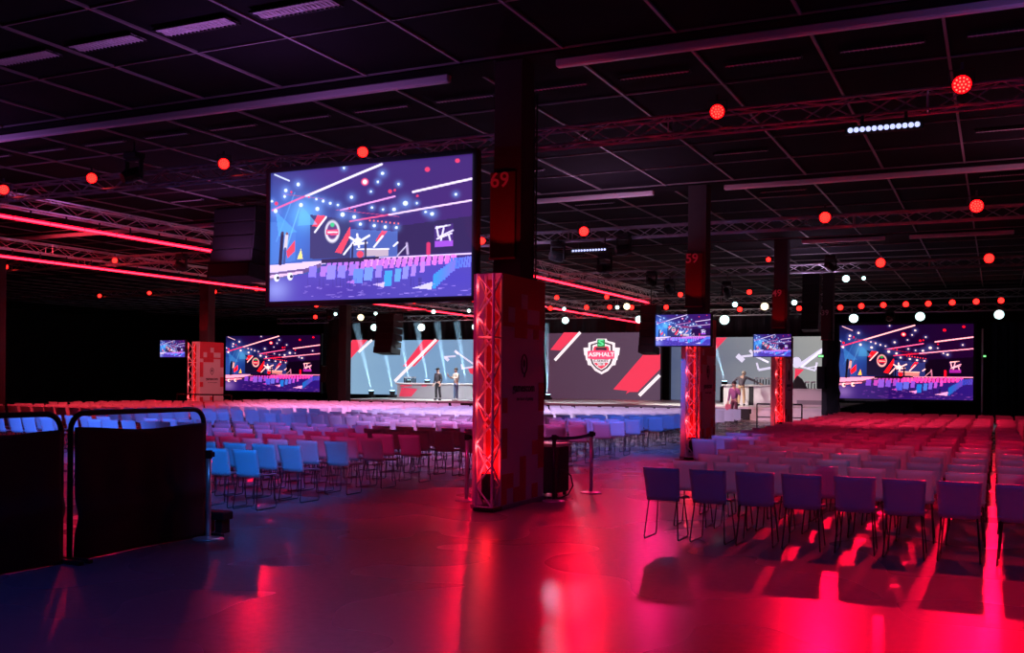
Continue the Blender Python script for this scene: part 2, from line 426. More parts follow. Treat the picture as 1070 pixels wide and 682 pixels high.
for (x, y, r) in ((215, 165, 9), (228, 250, 10), (262, 215, 5), (295, 226, 6), (325, 234, 7), (355, 243, 7), (388, 250, 6), (300, 266, 10), (408, 290, 11), (457, 300, 9), (483, 330, 8), (540, 337, 8), (585, 343, 8), (630, 346, 7), (572, 120, 8), (553, 155, 6), (637, 165, 6), (665, 245, 12), (620, 270, 9), (445, 218, 8), (770, 290, 9), (860, 210, 6), (412, 97, 6), (98, 235, 6), (530, 262, 6), (575, 270, 6), (745, 282, 6), (115, 275, 10), (160, 190, 9), (155, 215, 7), (710, 245, 5), (525, 195, 5)):
    glow(x, y, r*2.2, (110, 150, 235), .5); dot(x, y, r*.8, (225, 245, 255))
dot(500, 155, 15, (230, 70, 110)); dot(500, 155, 9, (250, 230, 240))
for (x, y, r) in ((750, 105, 10), (865, 70, 9), (603, 195, 8), (118, 244, 8), (185, 197, 5), (262, 217, 4), (437, 265, 4), (460, 272, 4), (622, 190, 5), (712, 215, 5)): dot(x, y, r, (220, 50, 90))
for i in range(8): dot(522+i*16.5, 315+i*1.9, 3.5, (255, 110, 110))
line((146, 372), (138, 492), 15, (20, 16, 44)); dot(147, 366, 7, (60, 40, 60)); line((166, 376), (160, 430), 15, (200, 190, 200)); line((160, 430), (155, 490), 11, (50, 70, 130)); dot(167, 368, 6, (120, 80, 80))
for a_, b_ in (((440, 385), (470, 405)), ((520, 378), (475, 405)), ((470, 372), (478, 425)), ((450, 415), (510, 408))): line(a_, b_, 8, (245, 240, 255))
dot(474, 400, 14, (240, 235, 255)); poly([(500, 436), (598, 436), (598, 464), (500, 464)], (180, 160, 175)); line((470, 434), (600, 434), 5, (240, 235, 240)); line((505, 400), (505, 464), 9, (40, 30, 60)); dot(483, 455, 14, (230, 60, 80)); line((452, 415), (450, 468), 8, (30, 24, 60))
line((672, 412), (676, 455), 9, (170, 150, 190)); line((672, 420), (635, 462), 4, (200, 190, 220)); line((757, 415), (757, 455), 15, (200, 40, 90))
poly([(780, 338), (850, 332), (850, 425), (780, 432)], (56, 26, 100)); poly([(782, 405), (850, 400), (850, 425), (782, 430)], (150, 70, 200))
for a_, b_ in (((785, 350), (825, 340)), ((800, 385), (850, 360)), ((790, 395), (845, 372)), ((788, 345), (795, 385)), ((815, 350), (805, 400)), ((835, 380), (840, 400))): line(a_, b_, 6, (225, 215, 250))
line((790, 345), (840, 338), 3, (250, 250, 255))
def chairq(x, y, w, h, c):
    poly([(x-w/2+3, y-h/2), (x+w/2+2, y-h/2-1), (x+w/2-3, y+h/2), (x-w/2-2, y+h/2)], c)
rr_ = random.Random(3)
for i in range(16): chairq(505+i*23, 492-i*1.2, 17, 30, (215, 130+rr_.randint(-20, 30), 210))
for i in range(22): chairq(350+i*24, 510-i*1.4, 18, 36, (170+i*2, 105, 215))
for (x, y, w, h, c) in ((282, 526, 34, 46, (128, 110, 235)), (328, 524, 26, 42, (165, 110, 220)), (362, 530, 38, 58, (135, 125, 240)), (407, 526, 33, 52, (130, 120, 240)), (452, 520, 28, 46, (150, 110, 230)), (475, 546, 42, 60, (95, 130, 245)), (518, 538, 36, 54, (110, 140, 245)), (560, 527, 26, 52, (140, 120, 240)), (598, 556, 32, 64, (55, 150, 240)), (637, 543, 25, 56, (90, 150, 245)), (668, 533, 24, 52, (130, 130, 245)), (700, 524, 20, 48, (160, 120, 240)), (735, 512, 18, 44, (180, 120, 230))): chairq(x, y, w, h, c)
for i in range(8): chairq(845-i*1+i*11, 498+i*-1, 9, 44, (60+i*6, 110, 225))
for i in range(9): chairq(782+i*9, 570-i*8, 14, 62-i*2, (45+i*8, 140-i*4, 225))
poly([(695, 598), (775, 572), (770, 605)], (200, 190, 250)); poly([(535, 580), (585, 572), (580, 595)], (205, 180, 250)); poly([(420, 570), (460, 562), (460, 578)], (170, 110, 230))
rr_ = random.Random(5)
for i in range(60):
    x, y = rr_.uniform(240, 920), rr_.uniform(575, 632)
    line((x, y), (x+rr_.uniform(6, 26), y+rr_.uniform(-3, 3)), 2, (170, 140, 240), .6)
for i in range(26):
    x = rr_.uniform(260, 740); line((x, 555), (x+1, 590), 1.5, (40, 26, 90), .7)
gn = np.arange((W_+1)*(H_+1)).reshape(H_+1, W_+1)
vx, vz = np.meshgrid(np.linspace(-.5, .5, W_+1), np.linspace(.5, -.5, H_+1))
verts = np.stack([vx.ravel(), np.zeros(vx.size), vz.ravel()], 1)
faces = np.stack([gn[:-1, :-1].ravel(), gn[1:, :-1].ravel(), gn[1:, 1:].ravel(), gn[:-1, 1:].ravel()], 1)
pic = bpy.data.meshes.new('screen_picture'); pic.from_pydata(verts.tolist(), [], faces.tolist())
at_ = pic.attributes.new('picture', 'FLOAT_COLOR', 'FACE')
at_.data.foreach_set('color', np.concatenate([img.reshape(-1, 3), np.ones((W_*H_, 1))], 1).ravel().astype('f'))
def screenmat(name, tint, strength, gam=1):
    M = bpy.data.materials.new(name); M.use_nodes = True; nt = M.node_tree; b = nt.nodes['Principled BSDF']
    a = nt.nodes.new('ShaderNodeAttribute'); a.attribute_name = 'picture'
    mx = nt.nodes.new('ShaderNodeMix'); mx.data_type = 'RGBA'; mx.blend_type = 'MULTIPLY'; mx.inputs[0].default_value = 1; mx.inputs[7].default_value = (*tint, 1)
    gm_ = nt.nodes.new('ShaderNodeGamma'); gm_.inputs[1].default_value = gam; nt.links.new(a.outputs['Color'], gm_.inputs[0]); nt.links.new(gm_.outputs[0], mx.inputs[6]); nt.links.new(mx.outputs[2], b.inputs['Emission Color']); b.inputs['Emission Strength'].default_value = strength
    b.inputs['Base Color'].default_value = (.01, .01, .01, 1); b.inputs['Roughness'].default_value = .4
    M.cycles.emission_sampling = 'NONE'; return M
smA = screenmat('monitor_picture', (1, 1, 1.05), 1.45); smB = screenmat('led_wall_picture', (1.7, .72, .5), 2.0, 1.6)
pic.materials.append(smA)
def screen(name, x0, x1, Y, z0, z1, bez, label, cat, M, group=None, glowp=0):
    cx, cz = (x0+x1)/2, (z0+z1)/2; w, h = x1-x0, z1-z0
    r = empty(name, (cx, Y, z0-bez), label, cat, group)
    dz = h/2+bez
    f = MB()
    f.box((-w/2-bez, -.03, dz-h/2-bez), (w/2+bez, .0, dz-h/2)).box((-w/2-bez, -.03, dz+h/2), (w/2+bez, .0, dz+h/2+bez))
    f.box((-w/2-bez, -.03, dz-h/2), (-w/2, .0, dz+h/2)).box((w/2, -.03, dz-h/2), (w/2+bez, .0, dz+h/2))
    f.build('bezel', blackmetal, r)
    MB().bbox((-w/2-bez, .0, dz-h/2-bez), (w/2+bez, .12, dz+h/2+bez), .02).build('back_housing', black, r)
    o = link('display', pic, r); o.scale = (w, 1, h); o.location = (0, -.012, dz)
    o.material_slots[0].link = 'OBJECT'; o.material_slots[0].material = M
    if glowp:
        l = bpy.data.lights.new('display_glow', 'AREA'); l.shape = 'RECTANGLE'; l.size = w; l.size_y = h; l.energy = glowp; l.color = (.42, .36, 1) if M is smA else (.8, .3, .8)
        o = bpy.data.objects.new('display_glow', l); COL.objects.link(o); o.location = (cx, Y-.06, cz); o.rotation_euler = (math.radians(90), 0, 0)
        o.visible_camera = False
    return r
a0 = PY(283, 247, 12.3); a1 = PY(494, 235, 12.3)
rbs = screen('video_screen', a0.x, a1.x, 12.3, 2.87, 4.80, .07, 'large black framed screen hanging left of column 69 showing the stage', 'screen', smA, glowp=25)
MB().tube([(1.0, .1, 2.0), (1.0, 2.5, 2.75)], .012, 5).tube([(-1.0, .1, 2.0), (-1.0, 2.5, 2.75)], .012, 5).build('hanging_cable', blackmetal, rbs)
for (px0, px1, Y, lab) in ((689.5, 746, 22.0, 'small screen mounted on the tower before column 59'), (789.8, 828.6, 32.0, 'small screen mounted on the tower before column 49'), (173, 199, 32.0, 'small screen beside the bright pixel printed box at far left')):
    screen('monitor', PY(px0, 345, Y).x, PY(px1, 345, Y).x, Y-.28, 2.5, 3.18, .02, lab, 'screen', smA, 'small screens on the truss towers')
screen('led_wall', PY(236, 380, 51).x, PY(334.5, 380, 51).x, 51, PY(285, 408.5, 51).z, PY(285, 350.5, 51).z, .12, 'far left LED wall showing the stage and seats', 'screen', smB, 'side LED walls')
screen('led_wall', PY(877, 380, 51).x, PY(1017, 380, 51).x, 51, PY(947, 417, 51).z, PY(947, 339, 51).z, .12, 'right LED wall behind the red seats showing the stage', 'screen', smB, 'side LED walls')
#PART2
# ------------------------------------------------------------------ trusses across the hall
truss('truss', (-44, 14.9, 5.56), (9, 14.9, 5.56), .27, 'nearest ceiling truss, with the biggest red spotlights on it', 'lighting trusses across the hall', step=.45)
truss('truss', (-50, 25.2, 5.56), (10, 25.2, 5.56), .27, 'second ceiling truss across the hall, passing before column 49', 'lighting trusses across the hall', step=.45)
truss('truss', (-50, 35.4, 5.56), (10, 35.4, 5.56), .27, 'third ceiling truss across the hall, behind column 49', 'lighting trusses across the hall', step=.5)
truss('truss', (-40, 44.6, 5.3), (4, 44.6, 5.3), .3, 'truss over the front edge of the stage', 'lighting trusses across the hall', step=.6)
truss('truss', (-40, 50.6, 5.15), (4, 50.6, 5.15), .3, 'rear stage truss with the row of eight red spotlights', 'lighting trusses across the hall', step=.6)
p = PY(556, 200, 14.2); truss('vertical_truss', (p.x, 14.2, 2.9), (p.x, 14.2, 6.1), .1, 'slim dark vertical ladder truss just right of column 69', r=.012, rl=.006, step=.3, M=blackmetal)
# ------------------------------------------------------------------ red light lines
def led_line(X, y0, y1, z, lab, grp, wx=0):
    truss('truss', (X+.0, y0-1, z+.33), (X+.0, y1+1, z+.33), .3, 'long truss carrying the %s' % lab, None, step=.6)
    a = MB().bbox((-.03, .01, -.05), (.03, .99, .0), .008).mesh('housing', blackmetal)
    e = MB().tube([(0, .015, -.055), (0, .985, -.055)], .05, 8).mesh('tube', redBar)
    c = MB().tube([(.04, .015, -.07), (.04, .985, -.07)], .022, 6).mesh('tube_core', pinkBar)
    k = MB().box((-.01, .48, .0), (.01, .52, .2)).mesh('clamp', blackmetal)
    n = int(round(y1-y0))
    for i in range(n):
        r = empty('led_bar', (X, y0+i, z), 'glowing red bar, %s from near end of the %s' % (ordw(i+1), lab.replace('red light line', 'line')), 'light bar', grp)
        for nm, me in (('housing', a), ('tube', e), ('tube_core', c), ('clamp', k)): link(nm, me, r)
led_line(-20.2, 12, 62, 5.35, 'upper left red light line', 'red light bars of the upper left line')
led_line(-27.1, 19, 52, 5.35, 'lower left red light line', 'red light bars of the lower left line')
led_line(-14.5, 31, 45, 5.35, 'red light line right of column 69', 'red light bars right of column 69')

# ------------------------------------------------------------------ lamps
def par_meshes():
    h = MB(); pr = [(-.16, .05), (-.15, .09), (-.06, .11), (.0, .13), (.02, .13)]
    h.tube([(0, p, 0) for p, _ in pr], [q for _, q in pr], 14)
    hm = h.mesh('housing', black)
    g_ = MB(); g_.tube([(0, .012, 0), (0, .03, 0)], .118, 14); gm = g_.mesh('lens', redE)
    c = MB()
    for ring, n, off in ((.0, 1, 0), (.045, 6, 0), (.088, 12, .26)):
        for k in range(n):
            th = 2*math.pi*k/n+off
            c.tube([(ring*math.cos(th), .03, ring*math.sin(th)), (ring*math.cos(th), .037, ring*math.sin(th))], .0125, 6)
    cm = c.mesh('led_cells', redCore)
    y = MB(); y.tube([(-.15, -.04, 0), (-.15, -.04, .18), (.15, -.04, .18), (.15, -.04, 0)], .01, 4).box((-.02, -.06, .18), (.02, -.02, .27)); ym = y.mesh('yoke', blackmetal)
    return [('housing', hm), ('lens', gm), ('led_cells', cm), ('yoke', ym)]
PM = par_meshes()
def spot(name, loc, target, energy, color, ang, blend=.35, size=.08):
    l = bpy.data.lights.new(name, 'SPOT'); l.energy = energy; l.color = color; l.spot_size = math.radians(ang); l.spot_blend = blend; l.shadow_soft_size = size; l.specular_factor = .5
    o = bpy.data.objects.new(name, l); COL.objects.link(o); o.location = loc
    d = Vector(target)-Vector(loc); o.rotation_euler = d.to_track_quat('-Z', 'Y').to_euler(); return o
parn = [0]
def par(px, py, Y, lab, sc=1.0, tgt=None, energy=0, ang=55, grp='red spotlights on the trusses'):
    p = PY(px, py, Y)
    r = empty('spotlight', p, lab, 'spotlight', grp); sc *= .84; r.scale = (sc,)*3
    t = Vector(tgt) if tgt else Vector((p.x*.55, Y-12, 0))
    view = (EYEP-p).normalized(); d = ((t-p).normalized()*.45+view*.55).normalized()
    M = Matrix(((1, 0, 0), (0, 1, 0), (0, 0, 1)))
    r.rotation_euler = d.to_track_quat('Y', 'Z').to_euler()
    for nm, me in PM: link(nm, me, r)
    if energy:
        q = p+d*.12; spot('red_spot_light', q, t, energy, (1, .001, .03), ang, .6, .1)
    return r
RP = 1500
# nearest truss
Z = 'red spotlight on the nearest truss, '
par(4, 198, 14.62, Z+'at the left edge of the photo', 1, None, 0)
par(96, 186, 14.62, Z+'second from the left end', 1, None, 0)
par(234, 171, 14.62, Z+'third from the left, left of the video screen', 1, None, 0)
par(379, 158.5, 14.62, Z+'just above the video screen', .92, (-5.5, 9, 0), RP*.18, 50)
par(749.5, 116.5, 14.62, Z+'between columns 69 and 49', 1.05, None, 0)
par(1005, 88, 14.62, Z+'at the far right', 1.2, (.5, 6.0, 0), RP*1.1, 60)
Z = 'red spotlight on the second truss, '
par(6, 278.6, 24.9, Z+'at the left edge below the light line', .9, (-22, 18, 0), RP*.5)
par(120, 272, 24.9, Z+'under the upper left light line', .9, (-20, 18, 0), RP*.5)
par(277, 224, 24.9, Z+'just left of the video screen', .7)
par(503.5, 251.4, 24.9, Z+'in the gap left of column 69', 1, (-8.5, 15.5, 0), RP*.5)
par(610, 241.5, 24.9, Z+'between columns 69 and 59', 1.25, (-5, 16, 0), RP*.5, 45)
par(862, 227, 24.9, Z+'right of column 49', 1.3, (-1.2, 12.5, 0), RP*1.3, 40)
par(1020.5, 215, 24.9, Z+'at the far right', 1.45, (.0, 12, 0), RP*1.3, 42)
Z = 'small red spotlight on the third truss, '
par(104, 309, 35.12, Z+'leftmost', .9); par(156, 306, 35.12, Z+'second from the left', .95, (-26, 27, 0), RP*.6); par(224, 304.6, 35.12, Z+'above the far left box', 1); par(268, 301.5, 35.12, Z+'left of the video screen', 1, (-20, 26, 0), RP*.6)
par(803, 271, 35.12, Z+'beside column 49', .8); par(920, 274.3, 35.12, Z+'right of column 39', 1.5, (-1.2, 24, 0), RP*1.2, 40); par(1033.5, 269.7, 35.12, Z+'at the far right', 1.5, (-.5, 24, 0), RP*1.2, 40)
for i, (x, y) in enumerate([(878, 321), (900, 319.5), (923, 318.5), (946.5, 317.6), (970, 317), (995, 315.8), (1020, 314.8), (1046, 313.8)]):
    par(x, y, 50.4, '%s from the left of the eight red spotlights above the right LED wall' % ordw(i+1), 1.35, grp='row of eight red spotlights')
Z = 'small red spotlight over the stage, '
for x, y, lab in ((364, 331, 'right of the black tower'), (329.5, 331, 'beside the left LED wall'), (432.8, 315, 'above the left light bars'), (494, 313, 'left of column 69'), (581.7, 310.6, 'right of column 69, upper one'), (575, 322, 'right of column 69, lower one'), (612.8, 321, 'above the shield emblem'), (637, 320.7, 'right of the shield emblem, lower'), (634, 310, 'right of the shield emblem, upper'), (660, 321, 'beside the warm flood lamp'), (696, 320.8, 'left of column 59'), (711, 307.6, 'at the left side of column 59'), (783, 305, 'between columns 59 and 49, upper'), (773, 323, 'between columns 59 and 49, lower'), (835, 322, 'right of column 49'), (330.5, 319, 'directly below the video screen')):
    par(x, y, 44.3, Z+lab, 1.1, grp='small red spotlights over the stage')
# white round spots
wh = MB(); wh.tube([(0, -.3, 0), (0, -.05, 0), (0, 0, 0)], [.12, .16, .17], 14); WH = wh.mesh('housing', black)
wl = MB(); wl.tube([(0, 0, 0), (0, .02, 0)], .15, 14); WL = wl.mesh('lens', whiteE); WL2 = wl.mesh('lens', warmE)
def wspot(px, py, Y, sc, lab, energy=0, tgt=None, warm=False):
    p = PY(px, py, Y); r = empty('stage_spotlight', p, lab, 'spotlight', 'white stage spotlights'); sc *= .85; r.scale = (sc,)*3
    v = (EYEP-p).normalized(); v = (v+Vector((0, 0, -.25))).normalized()
    r.rotation_euler = v.to_track_quat('Y', 'Z').to_euler()
    link('housing', WH, r); link('lens', WL2 if warm else WL, r); link('yoke', PM[3][1], r)
    if energy: spot('white_spot_light', p+v*.1, tgt or (p.x-.5, Y-4, .5), energy, (.75, .9, 1), 45, .6, .15)
for x, y, s, lab in ((355, 342, 1.25, 'beside the black tower'), (391, 342, 1.4, 'left of the left speaker stack'), (440.3, 342, 1.4, 'right of the left speaker stack'), (496.6, 341.5, 1.3, 'at the left edge of the tower of column 69'), (590.8, 334.6, 1.3, 'above left of the shield emblem'), (667.8, 333.6, 1.35, 'above right of the shield emblem')):
    wspot(x, y, 46, s, 'large white stage spotlight '+lab, 900)
for x, y, s, lab in ((350.6, 328, .7, 'upper one beside the black tower'), (392.5, 327.5, .7, 'above the left speaker stack'), (453, 325.6, .8, 'above the two men on stage'), (490, 324.6, .7, 'upper one left of column 69'), (589.5, 322.5, .65, 'right of column 69'), (645, 321, .7, 'above right of the emblem'), (768, 318, .9, 'between columns 59 and 49'), (830, 316, .9, 'right of column 49')):
    wspot(x, y, 44.2, s, 'small white stage spotlight '+lab)
for x, y, lab in ((892, 332.5, 'left'), (961.5, 330.5, 'middle'), (1044, 328.5, 'right')):
    wspot(x, y, 50.2, 1.6, 'large white spotlight over the right LED wall, %s one' % lab, 300)
for x, y, Y, s, lab in ((377, 331.5, 44, 1.3, 'left'), (655, 320, 44, 1.2, 'middle'), (799, 320, 44, 1.3, 'right')):
    wspot(x, y, Y, s, 'warm flood lamp over the stage, %s one' % lab, warm=True)
wspot(757, 334, 44, 1.6, 'bright white flood lamp right of column 59')
wspot(884, 291, 35.2, .9, 'white spotlight on the third truss right of column 39')
wspot(902.5, 290.5, 35.2, .5, 'tiny white spotlight right of column 39')
# blue-white cell bars
def cellbar(pa, pb, Y, n, r_, lab):
    a = PY(*pa, Y); b_ = PY(*pb, Y); z = (a.z+b_.z)/2; w = b_.x-a.x
    r = empty('led_cell_bar', ((a.x+b_.x)/2, Y, z), lab, 'light bar')
    MB().bbox((-w/2-.04, -.04, -.05), (w/2+.04, .06, .06), .01).box((-.3, -.0, .06), (-.26, .04, .2)).box((.26, -.0, .06), (.3, .04, .2)).build('housing', black, r)
    m_ = MB()
    for i in range(n):
        x = -w/2+w*(i+.5)/n; m_.tube([(x, -.055, 0), (x, -.035, 0)], r_, 8)
    m_.build('light_cells', blueE, r)
cellbar((886, 134.7), (962, 133), 14.6, 12, .036, 'bar of twelve bluish white lights under the nearest truss at the right')
cellbar((598, 262), (634, 261), 25, 12, .03, 'small bar of twelve white lights under the second truss')
cellbar((562, 166), (584, 166), 20, 2, .03, 'faint blue light bar high right of column 69')
# moving heads hanging on the trusses
mh1 = MB().bbox((-.17, -.13, .38), (.17, .13, .5), .02).mesh('base', black)
mh2 = MB().bbox((-.2, -.05, .0), (-.16, .05, .38), .01).bbox((.16, -.05, 0), (.2, .05, .38), .01).box((-.2, -.05, .34), (.2, .05, .38)).mesh('yoke', black)
mh3 = MB().tube([(0, .17, -.02), (0, .1, 0), (0, -.1, 0), (0, -.2, 0), (0, -.24, 0)], [.07, .13, .14, .12, .1], 12).mesh('head', blackmetal)
for x, y, Y, lab in ((583, 264, 25, 'left of the small white light bar'), (652, 256, 25, 'between columns 69 and 59'), (632, 276, 25, 'lower between columns 69 and 59'), (760, 303, 35.2, 'left of column 49'), (700, 300, 35.2, 'left of column 59'), (681, 292, 35.2, 'over the right speaker stack'), (345, 330, 44.2, 'on top of the black tower'), (868, 276, 35.2, 'above column 39'), (418, 330, 50.3, 'over the left speaker stack'), (930, 330, 50.3, 'over the right LED wall'), (620, 318, 50.3, 'over the shield emblem'), (140, 176, 14.6, 'on the nearest truss at far left'), (190, 275, 24.9, 'beside the upper left light line')):
    p = PY(x, y, Y); z = p.z-.2
    r = empty('moving_head', (p.x, Y, z), 'dark moving head lamp hanging '+lab, 'stage lamp', 'dark moving head lamps')
    link('base', mh1, r); link('yoke', mh2, r); h = link('head', mh3, r); h.rotation_euler = (random.uniform(-.6, .6), 0, random.uniform(-1, 1)); h.location = (0, 0, .08)
    top = {14.8: 5.43, 25: 5.43, 35.2: 5.43, 35: 5.43, 44.2: 5.15, 50.3: 5.0}.get(Y, HC)
    if top > z+.5: MB().tube([(0, 0, .48), (0, 0, top-z)], .02, 5).build('hanging_pipe', blackmetal, r)
# ------------------------------------------------------------------ speaker stacks
def array(px0, px1, py0, py1, Y, n, lab, dep=.6):
    a = PY(px0, py0, Y); b_ = PY(px1, py1, Y); w = b_.x-a.x; h = a.z-b_.z; hh = h/n
    r = empty('speaker_array', ((a.x+b_.x)/2, Y, b_.z), lab, 'speaker array', 'hanging speaker arrays')
    M_ = MB().prism([(-dep/2, .01), (dep/2, .03), (dep/2, hh-.03), (-dep/2, hh-.01)], 'x', -w/2, w/2).mesh('speaker_cabinet', black)
    G_ = MB().box((-w/2+.04, -dep/2-.012, .03), (w/2-.04, -dep/2, hh-.03)).mesh('grille', blackmetal)
    for i in range(n):
        c = link('speaker_cabinet', M_, r); t = (n-1-i)/max(1, n-1)
        c.location = (0, -.0-.25*(t**2), i*hh); c.rotation_euler = (math.radians(-1-7*t), 0, 0)
        link('grille', G_, c)
    MB().box((-w/2, -.3, h), (w/2, .3, h+.05)).tube([(0, 0, h), (0, 0, max(h+.1, HC-b_.z))], .02, 5).build('flying_frame', blackmetal, r)
array(398, 416, 329, 370, 44, 6, 'black line of speaker cabinets hanging over the stage left of the two men', .9)
array(672, 688, 320, 370, 42, 6, 'black line of speaker cabinets hanging right of the shield emblem', .8)
array(235, 277, 221, 293, 20.5, 5, 'large black speaker stack hanging left of the video screen', .8)
array(840, 857, 288, 346, 44, 6, 'black speaker stack hanging left of column 39', .7)

# ------------------------------------------------------------------ stage
SF = 45.5; SZ = .56
xs0 = PY(345, 420, SF).x; xs1 = PY(864, 420, SF).x
st = MB().box((xs0, SF, SZ-.06), (xs1, 60, SZ)).build('stage_deck', platm); tag(st, 'long low stage with pale deck in front of the LED backdrop', 'stage')
xm = PY(785, 430, SF).x
MB().box((xs0, SF+.03, 0), (xm, SF+.08, SZ-.06)).build('dark_skirt', black, st)
MB().box((xm, SF-.25, 0), (xs1, SF+.08, SZ-.28)).box((xm, SF+.03, 0), (xs1, SF+.08, SZ-.06)).build('pale_step', platm, st)
MB().box((xs0, SF-.02, SZ-.07), (xs1, SF, SZ+.01)).build('edge_strip', whitemetal, st)
def ledmat(name, c1, c2, s, axis=0, scale=.1, c3=None):
    M = bpy.data.materials.new(name); M.use_nodes = True; nt = M.node_tree; b = nt.nodes['Principled BSDF']
    tc = nt.nodes.new('ShaderNodeTexCoord'); sp = nt.nodes.new('ShaderNodeSeparateXYZ'); nt.links.new(tc.outputs['Generated'], sp.inputs[0])
    cr = nt.nodes.new('ShaderNodeValToRGB'); cr.color_ramp.elements[0].color = (*lin(c1), 1); cr.color_ramp.elements[1].color = (*lin(c2), 1)
    if c3: e = cr.color_ramp.elements.new(.5); e.color = (*lin(c3), 1)
    n = nt.nodes.new('ShaderNodeTexNoise'); n.inputs['Scale'].default_value = 2.5; nt.links.new(tc.outputs['Generated'], n.inputs['Vector'])
    ad = nt.nodes.new('ShaderNodeMath'); ad.operation = 'MULTIPLY_ADD'; ad.inputs[1].default_value = .35; nt.links.new(n.outputs['Fac'], ad.inputs[0]); 
    sb = nt.nodes.new('ShaderNodeMath'); sb.operation = 'SUBTRACT'; sb.inputs[1].default_value = .17; nt.links.new(sp.outputs[axis], sb.inputs[0]); nt.links.new(sb.outputs[0], ad.inputs[2])
    nt.links.new(ad.outputs[0], cr.inputs[0]); nt.links.new(cr.outputs[0], b.inputs['Emission Color']); b.inputs['Emission Strength'].default_value = s
    b.inputs['Base Color'].default_value = (.02, .02, .02, 1); b.inputs['Roughness'].default_value = .5
    return M
ledL = ledmat('blue_grey_led_picture', (140, 176, 206), (130, 140, 165), 1, 0, c3=(124, 160, 200)); ledC = ledmat('mauve_led_picture', (84, 56, 78), (92, 70, 92), 1, 0); ledR = ledmat('grey_led_picture', (84, 94, 126), (160, 160, 158), 1, 0)
gr = mat('graphic_red', (.1, .01, .02), .5, emit=lin((250, 62, 92)), strength=1.0)
gw = mat('graphic_white', (.3, .3, .3), .5, emit=lin((255, 240, 245)), strength=1.1)
gl = mat('graphic_lilac', (.3, .3, .3), .5, emit=lin((232, 220, 250)), strength=1.0)
gd = mat('graphic_dark', (.05, .05, .05), .5, emit=lin((70, 42, 62)), strength=1.0)
gp = mat('graphic_pink', (.3, .1, .1), .5, emit=lin((255, 80, 125)), strength=1.0)
gg = mat('graphic_green', (.1, .3, .1), .5, emit=lin((20, 130, 75)), strength=1.0)
gG = mat('graphic_light_green', (.1, .3, .1), .5, emit=lin((110, 255, 170)), strength=1.0)
def wallscreen(px0, px1, ytop, Y, M, lab):
    x0 = PY(px0, 380, Y).x; x1 = PY(px1, 380, Y).x; z1 = PY((px0+px1)/2, ytop, Y).z
    r = empty('led_backdrop', ((x0+x1)/2, Y, SZ+.002), lab, 'LED wall', 'LED backdrop screens of the stage')
    w = (x1-x0)/2
    MB().box((-w, 0, 0), (w, .03, z1-SZ)).build('display', M, r)
    MB().box((-w-.03, .03, 0), (w+.03, .2, z1-SZ+.03)).build('panel_frame', black, r)
    return r
wL = wallscreen(354, 566, 355, 60, ledL, 'wide pale blue LED backdrop with red slashes on the left of the stage')
wC = wallscreen(571, 690, 347.5, 57, ledC, 'mauve LED backdrop with the shield emblem at centre stage')
wR = wallscreen(700, 864, 352, 60, ledR, 'grey LED backdrop with winged emblem behind the right desk')
def gfx(root, Y, pts, M, name, off=.02, scale=5.33, o=(0, 0), th=.015):
    loc = root.location
    P = [PY(o[0]+x/scale, o[1]+y/scale, Y) for x, y in pts]
    return MB().prism([(p.x-loc.x, p.z-loc.z) for p in P], 'y', -off-th, -off).build(name, M, root)
def bar2(p, q, w):
    d = Vector((q[0]-p[0], q[1]-p[1])); n = Vector((-d.y, d.x)).normalized()*w/2
    return [(p[0]+n.x, p[1]+n.y), (q[0]+n.x, q[1]+n.y), (q[0]-n.x, q[1]-n.y), (p[0]-n.x, p[1]-n.y)]
def L_(pts, M, name='slash_graphic', **k): gfx(wL, 60, pts, M, name, o=(330, 310), **k)
L_([(205, 240), (290, 240), (190, 350), (143, 350)], gr); L_(bar2((315, 240), (240, 308), 12), gw, off=.04)
L_([(600, 240), (690, 240), (550, 387), (487, 387)], gr); L_(bar2((672, 238), (442, 470), 15), gw, off=.04)
for a_, b_, w in (((715, 335), (780, 330), 9), ((720, 335), (740, 355), 16), ((780, 305), (890, 382), 9), ((812, 400), (890, 388), 9), ((812, 375), (818, 405), 9), ((775, 300), (795, 318), 14)): L_(bar2(a_, b_, w), gl, 'wing_graphic')
L_([(850, 400), (895, 395), (895, 440), (860, 425)], gr, 'red_glow_graphic')
Rz = dict(scale=7.58, o=(740, 340))
gfx(wR, 60, [(-30, 95), (150, 95), (30, 225), (-30, 290)], gr, 'slash_graphic', **Rz)
for a_, b_, w in (((230, 235), (280, 280), 38), ((270, 245), (400, 232), 16), ((330, 195), (375, 245), 22), ((360, 235), (480, 292), 16), ((385, 295), (400, 350), 14), ((400, 352), (495, 335), 18), ((720, 320), (905, 195), 34), ((740, 330), (905, 190), 16), ((735, 325), (850, 357), 14), ((850, 350), (862, 292), 16), ((790, 335), (860, 322), 9), ((430, 270), (475, 290), 14), ((905, 195), (925, 180), 30)): gfx(wR, 60, bar2(a_, b_, w), gl, 'wing_graphic', **Rz)
gfx(wR, 60, [(668+40*math.cos(t*.5236)+32, 292+44*math.sin(t*.5236)) for t in range(12)], gl, 'hub_graphic', off=.04, **Rz)
gfx(wR, 60, [(690, 340), (760, 348), (730, 378), (708, 400), (700, 450), (685, 450)], gr, 'red_glow_graphic', off=.05, **Rz)
Cz = dict(scale=5.33, o=(490, 290))
gfx(wC, 57, [(530, 305), (612, 305), (510, 405), (455, 402)], gr, 'slash_graphic', **Cz); gfx(wC, 57, bar2((622, 304), (480, 460), 15), gw, 'slash_graphic', off=.04, **Cz)
gfx(wC, 57, [(975, 425), (1066, 425), (1066, 508), (940, 636), (895, 636), (875, 648), (884, 630), (805, 622)], gr, 'slash_graphic', **Cz); gfx(wC, 57, bar2((1064, 543), (950, 656), 18), gw, 'slash_graphic', off=.04, **Cz)
